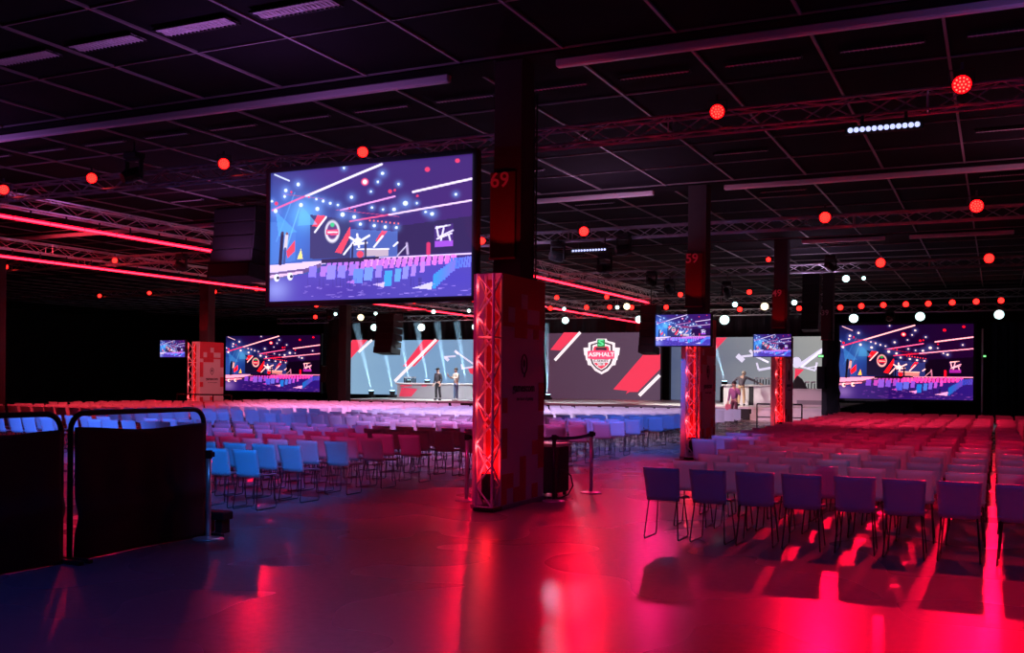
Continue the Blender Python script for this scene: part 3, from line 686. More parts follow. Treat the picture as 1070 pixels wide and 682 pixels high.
def mir(pts, cx=328): return pts+[(2*cx-x, y) for x, y in reversed(pts) if abs(x-cx) > 1]
Sz = dict(scale=11.37, o=(600, 345))
gfx(wC, 57, mir([(270, 100), (262, 125), (170, 148), (170, 205), (112, 208), (122, 295), (135, 300), (142, 352), (155, 358), (165, 412), (200, 418), (250, 480), (328, 522)]), gw, 'shield_graphic', **Sz)
gfx(wC, 57, mir([(328, 128), (200, 168), (196, 345), (215, 400), (262, 452), (328, 492)]), gd, 'shield_graphic', off=.04, **Sz)
gfx(wC, 57, mir([(328, 145), (222, 180), (218, 345), (235, 392), (275, 438), (328, 470)]), gw, 'shield_graphic', off=.06, **Sz)
gfx(wC, 57, mir([(328, 185), (250, 190), (235, 215), (240, 360), (250, 400), (290, 436), (328, 458)]), gr, 'shield_graphic', off=.08, **Sz)
gfx(wC, 57, mir([(328, 205), (265, 205), (262, 345), (275, 385), (328, 425)]), gd, 'shield_graphic', off=.1, **Sz)
gfx(wC, 57, mir([(328, 235), (168, 246), (170, 335), (250, 345), (328, 340)]), gp, 'banner_graphic', off=.12, **Sz)
gfx(wC, 57, mir([(328, 345), (225, 350), (245, 385), (328, 385)]), gw, 'band_graphic', off=.12, **Sz)
gfx(wC, 57, [(285, 108), (375, 108), (375, 200), (285, 200)], gg, 'green_square', off=.14, **Sz)
def lt(s, px, py, hpx, M, wpx, off):
    p = PY(px, py, 57); loc = wC.location; k = hpx/1066*60/.7
    o = textobj('lettering', s, 1, M, wC, (0, 0, 0), (math.pi/2, 0, 0), .008, bold=.02)
    wx = max(v.co.x for v in o.data.vertices)-min(v.co.x for v in o.data.vertices)
    o.scale = (wpx/1066*60/.93/wx, k, 1); o.location = (p.x-loc.x, -off, p.z-loc.z)
lt('ASPHALT', 600+333/11.37, 345+290/11.37, 4.2, gw, 27, .15); lt('S', 600+330/11.37, 345+152/11.37, 6, gG, 5.6, .17)
lt('E-SERIES', 600+328/11.37, 345+366/11.37, 2.2, gd, 15, .15); lt('2019', 600+328/11.37, 345+408/11.37, 3, gw, 8, .15)
# cloth behind the screens and pillars between
bd = MB()
nx = 260; x0 = PY(338, 380, 61.5).x; x1 = PY(872, 380, 61.5).x
pts = [(x0+(x1-x0)*i/nx, 61.5+.07*math.sin(i*1.3)) for i in range(nx+1)]
bd.prism(pts+[(x, y+.05) for x, y in reversed(pts)], 'z', SZ, 6.1); bd.build('backdrop_cloth', mat('grey_backdrop_cloth', (.09, .085, .1), .9)).__setitem__('label', 'dark grey pleated cloth hanging behind the stage screens')
bpy.data.objects['backdrop_cloth']['category'] = 'backdrop'
p = PY(697, 400, 58.5); tag(MB().bbox((p.x-.2, 58.3, SZ), (p.x+.2, 58.7, 4.2), .03).build('stage_pillar', black), 'narrow dark pillar between the mauve and grey backdrops', 'pillar')
# desks
def desk(px0, px1, Y, ztop, lab, M, panel=None):
    x0 = PY(px0, 400, Y).x; x1 = PY(px1, 400, Y).x; w = x1-x0
    r = empty('stage_desk', (x0, Y, SZ+.002), lab, 'desk')
    h = ztop-SZ
    MB().bbox((-.08, -.08, h-.08), (w+.08, .72, h), .02).build('desk_top', platm, r)
    MB().bbox((0, 0, 0), (w, .05, h-.08), .01).box((0, .05, 0), (.05, .65, h-.08)).box((w-.05, .05, 0), (w, .65, h-.08)).build('front_panel', M, r)
    return r, w, h
d1, w1, h1 = desk(415, 506, 49.4, 1.45, 'long grey desk behind the two men on stage', greym)
gfxs = MB().prism([(.15, .12), (.95, .12), (1.35, .55), (.3, .62)], 'y', -.02, 0).prism([(.2, .66), (1.0, .72), (.95, .78), (.25, .76)], 'y', -.02, 0).prism([(1.6, .7), (1.9, .7), (1.95, .76), (1.65, .76)], 'y', -.02, 0)
gfxs.build('red_emblem', mat('red_emblem_paint', (.8, .06, .12), .4), d1)
d2, w2, h2 = desk(756, 824, 49.3, 1.56, 'long white presenter desk with the man leaning on it', platm)
MB().box((w2*.40, -.02, .0), (w2*.47, .0, h2-.1)).build('dark_edge', black, d2)
d3, w3, h3 = desk(826, 866, 48.6, 1.4, 'white desk right of the tower of column 49', platm)
MB().box((.3, -.015, .1), (w3-.1, 0, .3)).build('lower_grey_strip', greym, d3)  # grey strip low on the desk front
# controls on the desks
def rig(x, y, z, lab, n):
    r = empty('game_wheel_stand', (x, y, z), lab, 'equipment')
    m_ = MB()
    for i in range(n):
        m_.box((i*.28-.1, -.05, .0), (i*.28-.06, .05, .28)).box((i*.28+.04, -.05, .0), (i*.28+.08, .05, .24))
    m_.build('legs', blackmetal, r)
    m_ = MB()
    for i in range(n): m_.tube([(i*.28-.1, 0, .3), (i*.28+.1, 0, .31)], .035, 6)
    m_.build('pale_caps', whitemetal, r)
p = PY(852, 400, 48.8); rig(p.x-.4, 48.95, 1.401, 'small dark rack with pale tops on the right desk', 5)
p = PY(790, 400, 49.6); rig(p.x, 49.6, 1.561, 'small dark rack with pale tops beside the leaning man', 4)
p = PY(424, 400, 49.7); rig(p.x, 49.7, 1.451, 'small dark rack standing on the grey desk', 3)
p = PY(835, 405, 48.8); tag(MB().prism([(-.35, 0), (.35, 0), (.1, .45), (-.1, .6), (-.25, .35)], 'y', -.12, .12).build('bag', black), 'black bag slumped on the right desk', 'bag')
bpy.data.objects['bag'].location = (p.x, 48.9, 1.402)
# floor lamps with rising beams
FL = [((388, 408), (368.4, 323.5)), ((410, 408), (394, 323)), ((426.7, 397), (415, 325)), ((446.5, 397), (432, 323)), ((467, 402), (454, 322)), ((487, 402), (475, 322)), ((572.5, 412), (569.6, 326)), ((757, 398), (744, 350))]
beamE = []
for i, (a_, b_) in enumerate(FL):
    Y = 51.4 if i not in (6,) else 54
    if i == 7: Y = 55
    p = PY(*a_, Y); q = PY(*b_, Y)
    r = empty('beam_lamp', (p.x, Y, SZ+.002), '%s from the left of the lamps on the stage floor throwing a beam up' % ordw(i+1), 'stage lamp', 'beam lamps on the stage floor')
    h = p.z-SZ
    MB().bbox((-.2, -.18, 0), (.2, .18, max(.12, h-.3)), .02).build('base', black, r)
    hd = MB().tube([(0, 0, h-.3), (0, 0, h-.1), (0, 0, h)], [.12, .17, .15], 12).build('head', black, r)
    MB().tube([(0, 0, h), (0, 0, h+.02)], .14, 12).build('lens', mat('cyan_lens', (.5, .5, .5), .3, emit=(.5, .85, 1), strength=7), r)
    beamE.append((p+Vector((0, 0, .06)), q, r))
# black clad towers left and right of the stage
def cladtower(px0, px1, pytop, Y, lab, seed):
    x0 = PY(px0, 400, Y).x; x1 = PY(px1, 400, Y).x; z1 = PY(px0, pytop, Y).z
    r = empty('cloth_tower', (x0, Y, 0), lab, 'stage tower'); rn = random.Random(seed); w = x1-x0
    sh = MB(); zs = [0]; 
    while zs[-1] < z1-.3: zs.append(zs[-1]+rn.uniform(.25, .55))
    zs[-1] = z1
    rings = []
    for z in zs:
        a, b_, c = rn.uniform(-.06, .06), rn.uniform(-.06, .06), rn.uniform(-.05, .05)
        rings.append([(a, -.02+c, z), (w*.5, -.06-c, z), (w+b_, c, z), (w+b_, .5, z), (w*.5, .55, z), (a, .5, z)])
    n0 = 0
    for rg in rings: sh.v += rg
    for i in range(len(rings)-1):
        for k in range(6):
            j = (k+1) % 6; sh.f.append((i*6+k, i*6+j, i*6+6+j, i*6+6+k)); sh.mi.append(0)
    sh.f.append(tuple(range(5, -1, -1))); sh.f.append(tuple((len(rings)-1)*6+k for k in range(6))); sh.mi += [0, 0]
    sh.build('cloth_cover', drape, r)
    MB().bbox((-.35, -.1, 1.45), (.0, .4, 2.35), .03).build('side_speaker', black, r)
    MB().tube([(.15*w, .2, z1), (.15*w, .2, z1+.35), (.85*w, .2, z1+.3), (.85*w, .2, z1)], .03, 5).build('top_pipe', blackmetal, r)
    return r
cladtower(342, 353.5, 333, 44.8, 'black cloth covered tower at the left end of the stage', 2)
cladtower(863, 876, 356, 42.25, 'black cloth covered tower at the foot of column 39', 4)
# hand rails
def rail(pa, pb, Y, n, lab, z=.95):
    x0 = PY(pa, 420, Y).x; x1 = PY(pb, 420, Y).x; r = empty('hand_rail', (x0, Y, 0), lab, 'railing'); w = x1-x0
    MB().tube([(0, 0, z), (w, 0, z)], .03, 6).build('top_bar', black, r); MB().tube([(0, 0, z*.5), (w, 0, z*.5)], .02, 6).build('middle_bar', black, r)
    pm = MB().tube([(0, 0, 0), (0, 0, z)], .025, 6).mesh('post', black)
    for i in range(n): o = link('post', pm, r); o.location = (w*i/(n-1), 0, 0)
rail(791, 838, 36.5, 4, 'black hand rail around the tower of column 49', .93)
rail(185, 242, 31.3, 4, 'black hand rail in front of the bright printed box', 1.0)

# ------------------------------------------------------------------ chairs
def sheet(nu, nv, fn, th):
    mb = MB(); P = [[Vector(fn(i/nu, j/nv)) for i in range(nu+1)] for j in range(nv+1)]
    def nrm(i, j):
        du = P[j][min(i+1, nu)]-P[j][max(i-1, 0)]; dv = P[min(j+1, nv)][i]-P[max(j-1, 0)][i]; return du.cross(dv).normalized()
    for s_ in (0, 1):
        for j in range(nv+1):
            for i in range(nu+1): mb.v.append(tuple(P[j][i]+nrm(i, j)*(th if s_ else 0)))
    W = nu+1; T = W*(nv+1)
    for j in range(nv):
        for i in range(nu):
            a, b_, c, d = j*W+i, j*W+i+1, (j+1)*W+i+1, (j+1)*W+i
            mb.f.append((d, c, b_, a)); mb.f.append((T+a, T+b_, T+c, T+d))
    def edge(a, b_): mb.f.append((a, b_, T+b_, T+a))
    for i in range(nu): edge(i, i+1); edge(nv*W+i+1, nv*W+i)
    for j in range(nv): edge((j+1)*W, j*W); edge(j*W+nu, (j+1)*W+nu)
    mb.mi = [0]*len(mb.f); return mb
def seatf(u, v):
    x = (u-.5)*(.40-.02*v); y = -.185+.405*v
    z = .445+.012*math.sin(math.pi*v)*-1+.03*(2*u-1)**2*(1-v*.6)-.035*max(0, v-.82)/.18
    return (x, y, z)
def backf(u, v):
    x = (u-.5)*(.375+.035*v); z = .425+.365*v
    y = -.205-.075*v+.028*(2*u-1)**2*(1-.25*v)+.014*math.cos(v*math.pi*.5)
    return (x, y, z)
seatM = sheet(8, 8, seatf, .012); backM = sheet(8, 6, backf, -.012)
seat = seatM.mesh('seat', plastic); back = backM.mesh('backrest', plastic)
for me in (seat, back): me.polygons.foreach_set('use_smooth', [True]*len(me.polygons))
def sled(s): return MB().tube([(s*.15, .14, .435), (s*.185, .185, .03), (s*.185, .17, .009), (s*.19, -.22, .009), (s*.19, -.235, .03), (s*.16, -.17, .435)], .0075, 5)
sl = [sled(-1).mesh('sled_leg', wire), sled(1).mesh('sled_leg', wire)]
barM = MB().tube([(-.152, .12, .43), (.152, .12, .43)], .0075, 5).tube([(-.16, -.13, .43), (.16, -.13, .43)], .0075, 5).tube([(0, .12, .43), (0, -.13, .43)], .009, 5); bar = barM.mesh('cross_bar', wire)
foot = MB().box((-.2, -.235, 0), (-.18, -.2, .012)).box((.18, -.235, 0), (.2, -.2, .012)).mesh('foot_glide', black)
proto = empty('chair', (0, 0, 0), 'x', 'chair'); protok = [link('seat', seat, proto), link('backrest', back, proto), link('sled_leg', sl[0], proto), link('sled_leg', sl[1], proto), link('cross_bar', bar, proto)]
spots = []   # (x, y, label, group)
rs = random.Random(11)
for rI in range(21):
    Y = 11.0+1.13*rI
    xs = [-3.3+.5*k for k in range(11)]
    if Y > 16.2: xs = [-4.3, -3.8]+xs
    for n, X in enumerate(xs):
        spots.append((X+rs.uniform(-.025, .025), Y+rs.uniform(-.03, .03), 'white plastic chair, right block, %s row from front, %s from left end' % (ordw(rI+1), ordw(n+1)), 'chairs of the right seating block'))
fy = [10.75, 11.75, 12.8, 13.8, 14.9]
for rI, Y in enumerate(fy):
    for n in range(2 if rI == 0 else 9):
        X = -8.88-.5*n
        spots.append((X+rs.uniform(-.03, .03), Y+rs.uniform(-.04, .04), 'white plastic chair, small block behind barrier, %s row, %s from right end' % (ordw(rI+1), ordw(n+1)), 'chairs of the near left seating block'))
bigrows = [16.2, 17.3, 18.9, 20.0, 21.4, 22.5, 23.6, 25.4, 26.5, 27.6, 28.7, 29.8, 30.9, 32.0, 33.1, 34.2]
for rI, Y in enumerate(bigrows):
    for n in range(10 if rI in (2, 3) else 44 if rI < 12 else 40):
        X = -7.9-.505*n - (0.55 if rI < 1 else 0)
        if n in (19, 20) or (abs(X+29.9) < .6 and abs((Y % 10)-3.12) < .7): continue
        spots.append((X+rs.uniform(-.03, .03), Y+rs.uniform(-.04, .04), 'white plastic chair, large left block, %s row, %s from right end' % (ordw(rI+1), ordw(n+1)), 'chairs of the large left seating block'))
vis = []
for s_ in spots:
    px, py, d = proj((s_[0], s_[1], .7))
    infr = -15 < px < 1085
    hid = (497 < px < 566 and s_[1] > 13.5) or (px < 212 and py > 442 and s_[1] > 8)
    if infr or px > 1000 or px < 60 and d < 40: vis.append((d+(0 if infr and not hid else 100), infr and not hid, s_))
vis.sort(key=lambda t: t[0])
NI = 300; rest = []
for k, (d, ok, s_) in enumerate(vis):
    yaw = rs.uniform(-.05, .05)
    if ok and k < NI:
        c = copy_tree(proto, protok); c.location = (s_[0], s_[1], 0); c.rotation_euler = (0, 0, yaw); c['label'] = s_[2]; c['group'] = s_[3]
    else: rest.append((s_[0], s_[1], yaw))
for o in protok+[proto]: bpy.data.objects.remove(o)
# the rest as one object
bv = []; bf = []; bm_i = []
for mbx, mi_, sm_ in ((seatM, 0, 0), (backM, 0, 0), (sled(-1), 1, 0), (sled(1), 1, 0), (barM, 1, 0)):
    o_ = len(bv); bv += mbx.v; bf += [tuple(i+o_ for i in f) for f in mbx.f]; bm_i += [mi_]*len(mbx.f)
bva = np.array(bv); V_ = []; F_ = []; Mi = []
for x, y, a in rest:
    c_, s_ = math.cos(a), math.sin(a); v = bva.copy(); v[:, 0] = bva[:, 0]*c_-bva[:, 1]*s_+x; v[:, 1] = bva[:, 0]*s_+bva[:, 1]*c_+y
    o_ = len(V_)*len(bv); V_.append(v); F_ += [tuple(i+o_ for i in f) for f in bf]; Mi += bm_i
me = bpy.data.meshes.new('distant_chairs'); me.from_pydata(np.concatenate(V_).tolist(), [], F_); me.materials.append(plastic); me.materials.append(wire)
me.polygons.foreach_set('material_index', Mi); me.update()
tag(link('distant_chairs', me), 'the many more distant rows of white plastic chairs before the stage', 'chairs', None, 'stuff')
print('chairs', len(spots), 'vis', len(vis), 'rest', len(rest))

# ------------------------------------------------------------------ crowd barrier, stanchions, case
BX = -7.85
def by(px): return PX(px, 430, BX).y
def barrier(y0, y1, lab, foot_=True):
    r = empty('barrier', (BX, y0, 0), lab, 'barrier', 'black fabric covered barriers'); w = y1-y0; z = 1.385; q = .16
    path = [(0, 0, .04), (0, 0, z-q)]+[(0, q-q*math.cos(t*math.pi/10), z-q+q*math.sin(t*math.pi/10)) for t in range(1, 6)]+[(0, w-q+q*math.sin(t*math.pi/10), z-q+q*math.cos(t*math.pi/10)) for t in range(0, 6)]+[(0, w, .04)]
    MB().tube(path, .027, 8).build('tube_frame', blackmetal, r, True)
    MB().bbox((-.28, -.03, 0), (.28, .03, .04), .008).bbox((-.28, w-.03, 0), (.28, w+.03, .04), .008).build('foot_bar', blackmetal, r)
    def ff(u, v):
        yb = .015+(w-.03)*u; zt = 1.235+.02*math.cos(u*6.28)-.02*u; zz = .003+(zt-.003)*v
        x = .035+.05*math.exp(-((zz-.42-.1*u)/.12)**2)+.02*math.sin(u*9+v*2)*(1-v)+.012*math.sin(u*23)*v*(1-v)*2
        return (x, yb, zz)
    sheet(40, 30, ff, .006).build('fabric_cover', fabric, r, True)
    return r
yA = by(213); yB = by(74); yC = by(64)
barrier(yB, yA, 'black fabric covered crowd barrier beside the stanchion at left')
barrier(yC-1.75, yC, 'black fabric covered crowd barrier at the left edge of the photo')
def stanchion(px, py, lab, M=chrome, h=.95):
    p = PZ(px, py, 0); r = empty('stanchion', (p.x, p.y, 0), lab, 'stanchion')
    MB().tube([(0, 0, 0), (0, 0, .012), (0, 0, .02), (0, 0, .03)], [.165, .16, .09, .03], 24).build('base', chrome, r, True)
    MB().tube([(0, 0, .02), (0, 0, h-.08)], .028, 14).build('pole', M, r, True)
    MB().tube([(0, 0, h-.085), (0, 0, h-.08), (0, 0, h-.005), (0, 0, h)], [.03, .037, .037, .03], 14).box((.02, -.03, h-.07), (.055, .03, h-.015)).build('belt_head', black, r)
    return Vector((p.x, p.y, h-.045))
stanchion(217.5, 563, 'chrome stanchion at the end of the fabric covered barrier')
s1 = stanchion(487.5, 523, 'steel stanchion left of the red tower')
s2 = stanchion(578.5, 523.5, 'dark stanchion in front of the equipment case', blackmetal)
s3 = stanchion(617.5, 515, 'chrome stanchion right of the equipment case')
def belt(a, b_, lab):
    d = (b_-a); mb = MB(); n = Vector((-d.y, d.x, 0)).normalized()*.0015; N_ = 10
    rings = []
    for i in range(N_+1):
        t = i/N_; c = a+d*t-Vector((0, 0, .03*4*t*(1-t)))
        for sx, sz in ((1, .024), (-1, .024), (-1, -.024), (1, -.024)): mb.v.append(tuple(c+n*sx+Vector((0, 0, sz))))
    for i in range(N_):
        for k in range(4):
            j = (k+1) % 4; mb.f.append((i*4+k, i*4+j, i*4+4+j, i*4+4+k)); mb.mi.append(0)
    tag(mb.build('barrier_belt', mat('blue_black_belt', (.02, .03, .09), .5)), lab, 'belt')
belt(s2, s3, 'dark blue belt stretched between the two stanchions right of column 69')
e_ = Vector((-6.3, 13.9, s1.z)); belt(s1, e_, 'dark belt running from the stanchion left of the red tower behind the column')
belt(e_+Vector((.1, .0, 0)), s2+Vector((-.03, .0, 0)), 'dark belt running from behind column 69 to the case stanchion')
p = PZ(228, 556, 0)
r = empty('floor_weight', (p.x, p.y, 0), 'low dark bench shaped weight at the foot of the chrome stanchion', 'weight')
MB().bbox((-.22, -.09, .15), (.14, .09, .24), .012).build('top_slab', fabric, r); lg = MB().bbox((-.05, -.07, 0), (.05, .07, .15), .01).mesh('leg', fabric)
for x in (-.15, .06): link('leg', lg, r).location = (x, 0, 0)
p = PZ(583, 520, 0)
r = empty('equipment_case', (p.x-.22, p.y+.25, 0), 'dark equipment case with bright top behind column 69', 'case')
MB().bbox((-.22, -.22, .06), (.2, .22, .74), .015).build('body', concrete, r); MB().bbox((-.225, -.225, .74), (.205, .225, .79), .012).build('lid', whitemetal, r)
MB().box((-.14, -.226, .5), (-.02, -.22, .62)).box((-.14, -.226, .2), (-.02, -.22, .34)).build('latch', blackmetal, r)
w_ = MB().tube([(-.02, 0, .03), (.02, 0, .03)], .03, 10).mesh('castor', black)
for sx in (-.17, .15):
    for sy in (-.17, .17): link('castor', w_, r).location = (sx, sy, 0)
a = Vector((p.x, p.y, 0)); cp = [a+Vector(t) for t in ((-.0, .1, .4), (.08, .06, .4), (.2, .0, .34), (.26, -.06, .2), (.2, -.1, .07), (.08, -.12, .012), (-.1, -.14, .012))]
tag(MB().tube(cp, .012, 6).build('cable', black), 'black cable looping out of the equipment case to the floor', 'cable')
for x, y, Y, lab in ((215.5, 385, 40, 'green exit light right of the bright printed box'), (858, 372, 42.0, 'tiny green light on the tower at column 39'), (1028, 372, 52, 'tiny green light right of the right LED wall')):
    p = PY(x, y, Y); o = MB().bbox((-.12, -.04, -.06), (.12, .02, .06), .01).build('exit_light', black); o.location = p; tag(o, lab, 'light')
    MB().box((-.09, -.05, -.035), (.09, -.041, .035)).build('green_face', greenE, o)
# drape frame right of the LED wall
x0 = PY(1019, 380, 51.2).x
mb = MB(); pts = [(x0+.6+.1*i, 53+.06*math.sin(i*1.7)) for i in range(60)]
mb.prism(pts+[(x, y+.04) for x, y in reversed(pts)], 'z', 0, 4.6); tag(mb.build('blue_drape', mat('navy_cloth', (.02, .05, .1), .9)), 'dark blue cloth wall right of the right LED wall', 'drape')
p = PY(1026.5, 380, 50.8); o = MB().tube([(0, 0, 0), (0, 0, 4.2)], .04, 8).box((-.3, -.3, 0), (.3, .3, .03)).build('drape_stand', whitemetal); o.location = (p.x, 50.8, 0); tag(o, 'thin pale upright stand at the right edge of the right LED wall', 'stand')

# ------------------------------------------------------------------ people
def skinmesh(name, chains, M, parent, sub=1):
    """chains: list of lists of (point, radius); the first point of a later chain joins the nearest existing vertex"""
    V = []; E = []; R_ = []
    for ch in chains:
        prev = None
        for i, (p, r_) in enumerate(ch):
            if i == 0 and V:
                ds = [(Vector(v)-Vector(p)).length for v in V]; j = ds.index(min(ds))
                if ds[j] < .012: prev = j; continue
            V.append(p); R_.append(r_); n = len(V)-1
            if prev is None and n > 0:
                ds = [(Vector(v)-Vector(p)).length for v in V[:-1]]; prev = ds.index(min(ds))
            if prev is not None: E.append((prev, n))
            prev = n
    me = bpy.data.meshes.new(name+'_t'); me.from_pydata(V, E, []); o = bpy.data.objects.new(name+'_t', me); COL.objects.link(o)
    sk = o.modifiers.new('s', 'SKIN'); sk.use_smooth_shade = True
    for i, d in enumerate(me.skin_vertices[0].data): d.radius = (R_[i], R_[i]*.85 if R_[i] > .09 else R_[i]); d.use_root = (i == 0)
    s = o.modifiers.new('u', 'SUBSURF'); s.levels = s.render_levels = sub
    dg = bpy.context.evaluated_depsgraph_get(); me2 = bpy.data.meshes.new_from_object(o.evaluated_get(dg)); bpy.data.objects.remove(o)
    me2.materials.clear(); me2.materials.append(M); return link(name, me2, parent)
skinc = mat('skin', (.62, .36, .26), .5)
def person(loc, face, lab, top, legs, shoe, hair, J, cap=False, bag=None, apron=None):
    """J: joints in local coordinates (x right, y forward), facing +Y before rotation"""
    r = empty('person', loc, lab, 'person', rz=face)
    def hand(w, d):
        w = Vector(w); d = Vector(d).normalized(); s = d.orthogonal().normalized(); t = d.cross(s)
        ch = [[(tuple(w), .024), (tuple(w+d*.05), .032), (tuple(w+d*.085), .03)]]
        for k, (o_, ln) in enumerate(((-.03, .06), (-.01, .075), (.01, .07), (.03, .055))):
            b_ = w+d*.085+s*o_; ch.append([(tuple(b_), .009), (tuple(b_+d*ln*.5+t*.01), .009), (tuple(b_+d*ln+t*.03), .008)])
        ch.append([(tuple(w+d*.03+s*.03), .011), (tuple(w+d*.06+s*.055+t*.012), .01), (tuple(w+d*.09+s*.06+t*.02), .009)])
        return ch
    hp, nk, hd = Vector(J['hip']), Vector(J['neck']), Vector(J['head']); ch_ = hp.lerp(nk, .72)
    body = [[(tuple(hp), .13), (tuple(hp.lerp(nk, .35)), .115), (tuple(ch_), .14), (tuple(nk), .055), (tuple(nk.lerp(hd, .4)), .052), (tuple(hd+Vector((0, 0, -.02))), .085), (tuple(hd+Vector((0, .005, .06))), .082)]]
    sl_ = []; tr = []
    for s in 'lr':
        sh, el, wr = (Vector(J[s+k]) for k in ('sh', 'el', 'wr'))
        body.append([(tuple(ch_), .13), (tuple(sh), .05), (tuple(el), .038), (tuple(wr), .026)])
        dd = Vector(J.get(s+'hd', wr-el)); body += hand(wr, dd)[0:]
        hi, kn, an = (Vector(J[s+k]) for k in ('hi', 'kn', 'an'))
        body.append([(tuple(hp), .13), (tuple(hi), .08), (tuple(kn), .052), (tuple(an), .036)])
        sl_.append([(tuple(ch_), .16), (tuple(sh), .066), (tuple(el), .052), (tuple(el.lerp(wr, .92)), .04)])
        tr.append([(tuple(hp), .15), (tuple(hi), .1), (tuple(kn), .072), (tuple(an+Vector((0, 0, .02))), .058)])
    skinmesh('body', body, skinc, r, 1)
    skinmesh('top', [[(tuple(hp+Vector((0, 0, -.04))), .155), (tuple(hp.lerp(nk, .35)), .142), (tuple(ch_), .165), (tuple(ch_.lerp(nk, .75)), .085)]]+sl_, top, r, 2)
    skinmesh('trousers', [[(tuple(hp+Vector((0, 0, .03))), .14), (tuple(hp), .15)]]+tr, legs, r, 2)
    sm_ = MB()
    for s in 'lr':
        an = J[s+'an']; sm_.ball((an[0], an[1]+.06, .045), .05, 8, (1, 2.6, 1))
    sm_.build('shoes', shoe, r, True)
    f = MB(); f.ball((hd.x, hd.y+.093, hd.z+.0), .016, 6, (1, 1, 1.5)); f.ball((hd.x-.09, hd.y, hd.z), .02, 6, (.5, 1, 1.5)); f.ball((hd.x+.09, hd.y, hd.z), .02, 6, (.5, 1, 1.5)); f.build('nose_and_ears', skinc, r, True)
    f = MB()
    for sx in (-.032, .032): f.ball((hd.x+sx, hd.y+.083, hd.z+.025), .009, 6)
    f.box((hd.x-.025, hd.y+.082, hd.z-.045), (hd.x+.025, hd.y+.09, hd.z-.038)); f.build('eyes_and_mouth', black, r)
    h_ = MB(); h_.ball((hd.x, hd.y-.018, hd.z+.05), .1, 12, (1, 1.0, .95)); 
    if cap: h_.bbox((hd.x-.07, hd.y+.06, hd.z+.055), (hd.x+.07, hd.y+.17, hd.z+.075), .008)
    h_.build('cap' if cap else 'hair', hair, r, True)
    if bag:
        w = J['rwr'] if 'bagR' in J else J['lwr']
        b2 = MB().bbox((w[0]-.16, w[1]-.05, w[2]-.42), (w[0]+.12, w[1]+.05, w[2]-.1), .02).build('bag', bag, None); b2.parent = None
        M2 = Matrix.Translation(Vector(loc)) @ Matrix.Rotation(face, 4, 'Z'); b2.matrix_world = M2
        tag(b2, 'pink bag held by the person in the purple jacket', 'bag')
    return r
def stand(h=1.0, arms='down', dx=0):
    J = dict(hip=(0, 0, .95), neck=(0, .0, 1.44), head=(0, .03, 1.59), lsh=(-.19, 0, 1.38), rsh=(.19, 0, 1.38), lhi=(-.09, 0, .88), rhi=(.09, 0, .88), lkn=(-.11, .03, .5), rkn=(.11, .03, .5), lan=(-.13, 0, .09), ran=(.13, 0, .09),
             lel=(-.26, -.03, 1.1), rel=(.26, -.03, 1.1), lwr=(-.25, .08, .86), rwr=(.25, .08, .86))
    return J
cloth = lambda n, c: mat(n, c, .8)
p = PY(457.5, 418, 47.3)
J = stand(); J.update(lan=(-.2, .0, .09), lkn=(-.15, .03, .5))
person((p.x, 47.3, SZ), math.radians(-195+360), 'man in a black cap and dark jacket standing at left on the stage', cloth('charcoal_cloth', (.05, .045, .055)), cloth('black_cloth', (.02, .02, .025)), black, black, J, cap=True)
p = PY(476.5, 418, 47.0)
J = stand(); J.update(lel=(-.29, .1, 1.15), lwr=(-.1, .28, 1.2), rel=(.32, .06, 1.16), rwr=(.3, .3, 1.28), rhd=(0, .3, 1))
person((p.x, 47.0, SZ), math.radians(150), 'man in a cream hoodie and blue jeans gesturing on the stage', cloth('cream_cloth', (.72, .62, .5)), cloth('denim', (.16, .26, .42)), cloth('white_shoe', (.6, .6, .6)), cloth('brown_hair', (.05, .03, .02)), J)
p = PY(774.5, 424, 48.35)
J = stand(); J.update(hip=(0, -.05, .95), neck=(.03, .16, 1.4), head=(.06, .27, 1.5), lsh=(-.17, .12, 1.34), rsh=(.22, .12, 1.34), lel=(-.4, .2, 1.15), lwr=(-.46, .42, 1.05), rel=(.5, .25, 1.2), rwr=(.78, .42, 1.06))
person((p.x, 48.35, SZ), 0, 'man in a dark grey shirt and tan trousers leaning over the white desk', cloth('dark_grey_cloth', (.1, .08, .1)), cloth('tan_cloth', (.6, .43, .24)), black, cloth('fair_hair', (.5, .4, .3)), J)
p = PY(767, 440, 42.5)
J = stand(); J.update(lel=(-.26, -.02, 1.14), lwr=(-.1, .14, 1.38), lhd=(.3, 0, 1), bagR=1)
J2 = dict(J)
person((p.x, 42.5, 0), math.radians(160), 'person in a purple jacket holding a pink bag on the floor before the stage', cloth('purple_cloth', (.34, .13, .3)), cloth('maroon_cloth', (.2, .06, .09)), black, black, J2, bag=cloth('pink_cloth', (.9, .25, .32)))
p = PY(354.5, 418, 47.6); person((p.x, 47.6, SZ), math.radians(180), 'man in a pale jacket half hidden behind the left cloth tower', cloth('pale_cloth', (.6, .5, .45)), cloth('blue_cloth', (.1, .14, .25)), black, cloth('brown_hair', (.05, .03, .02)), stand())

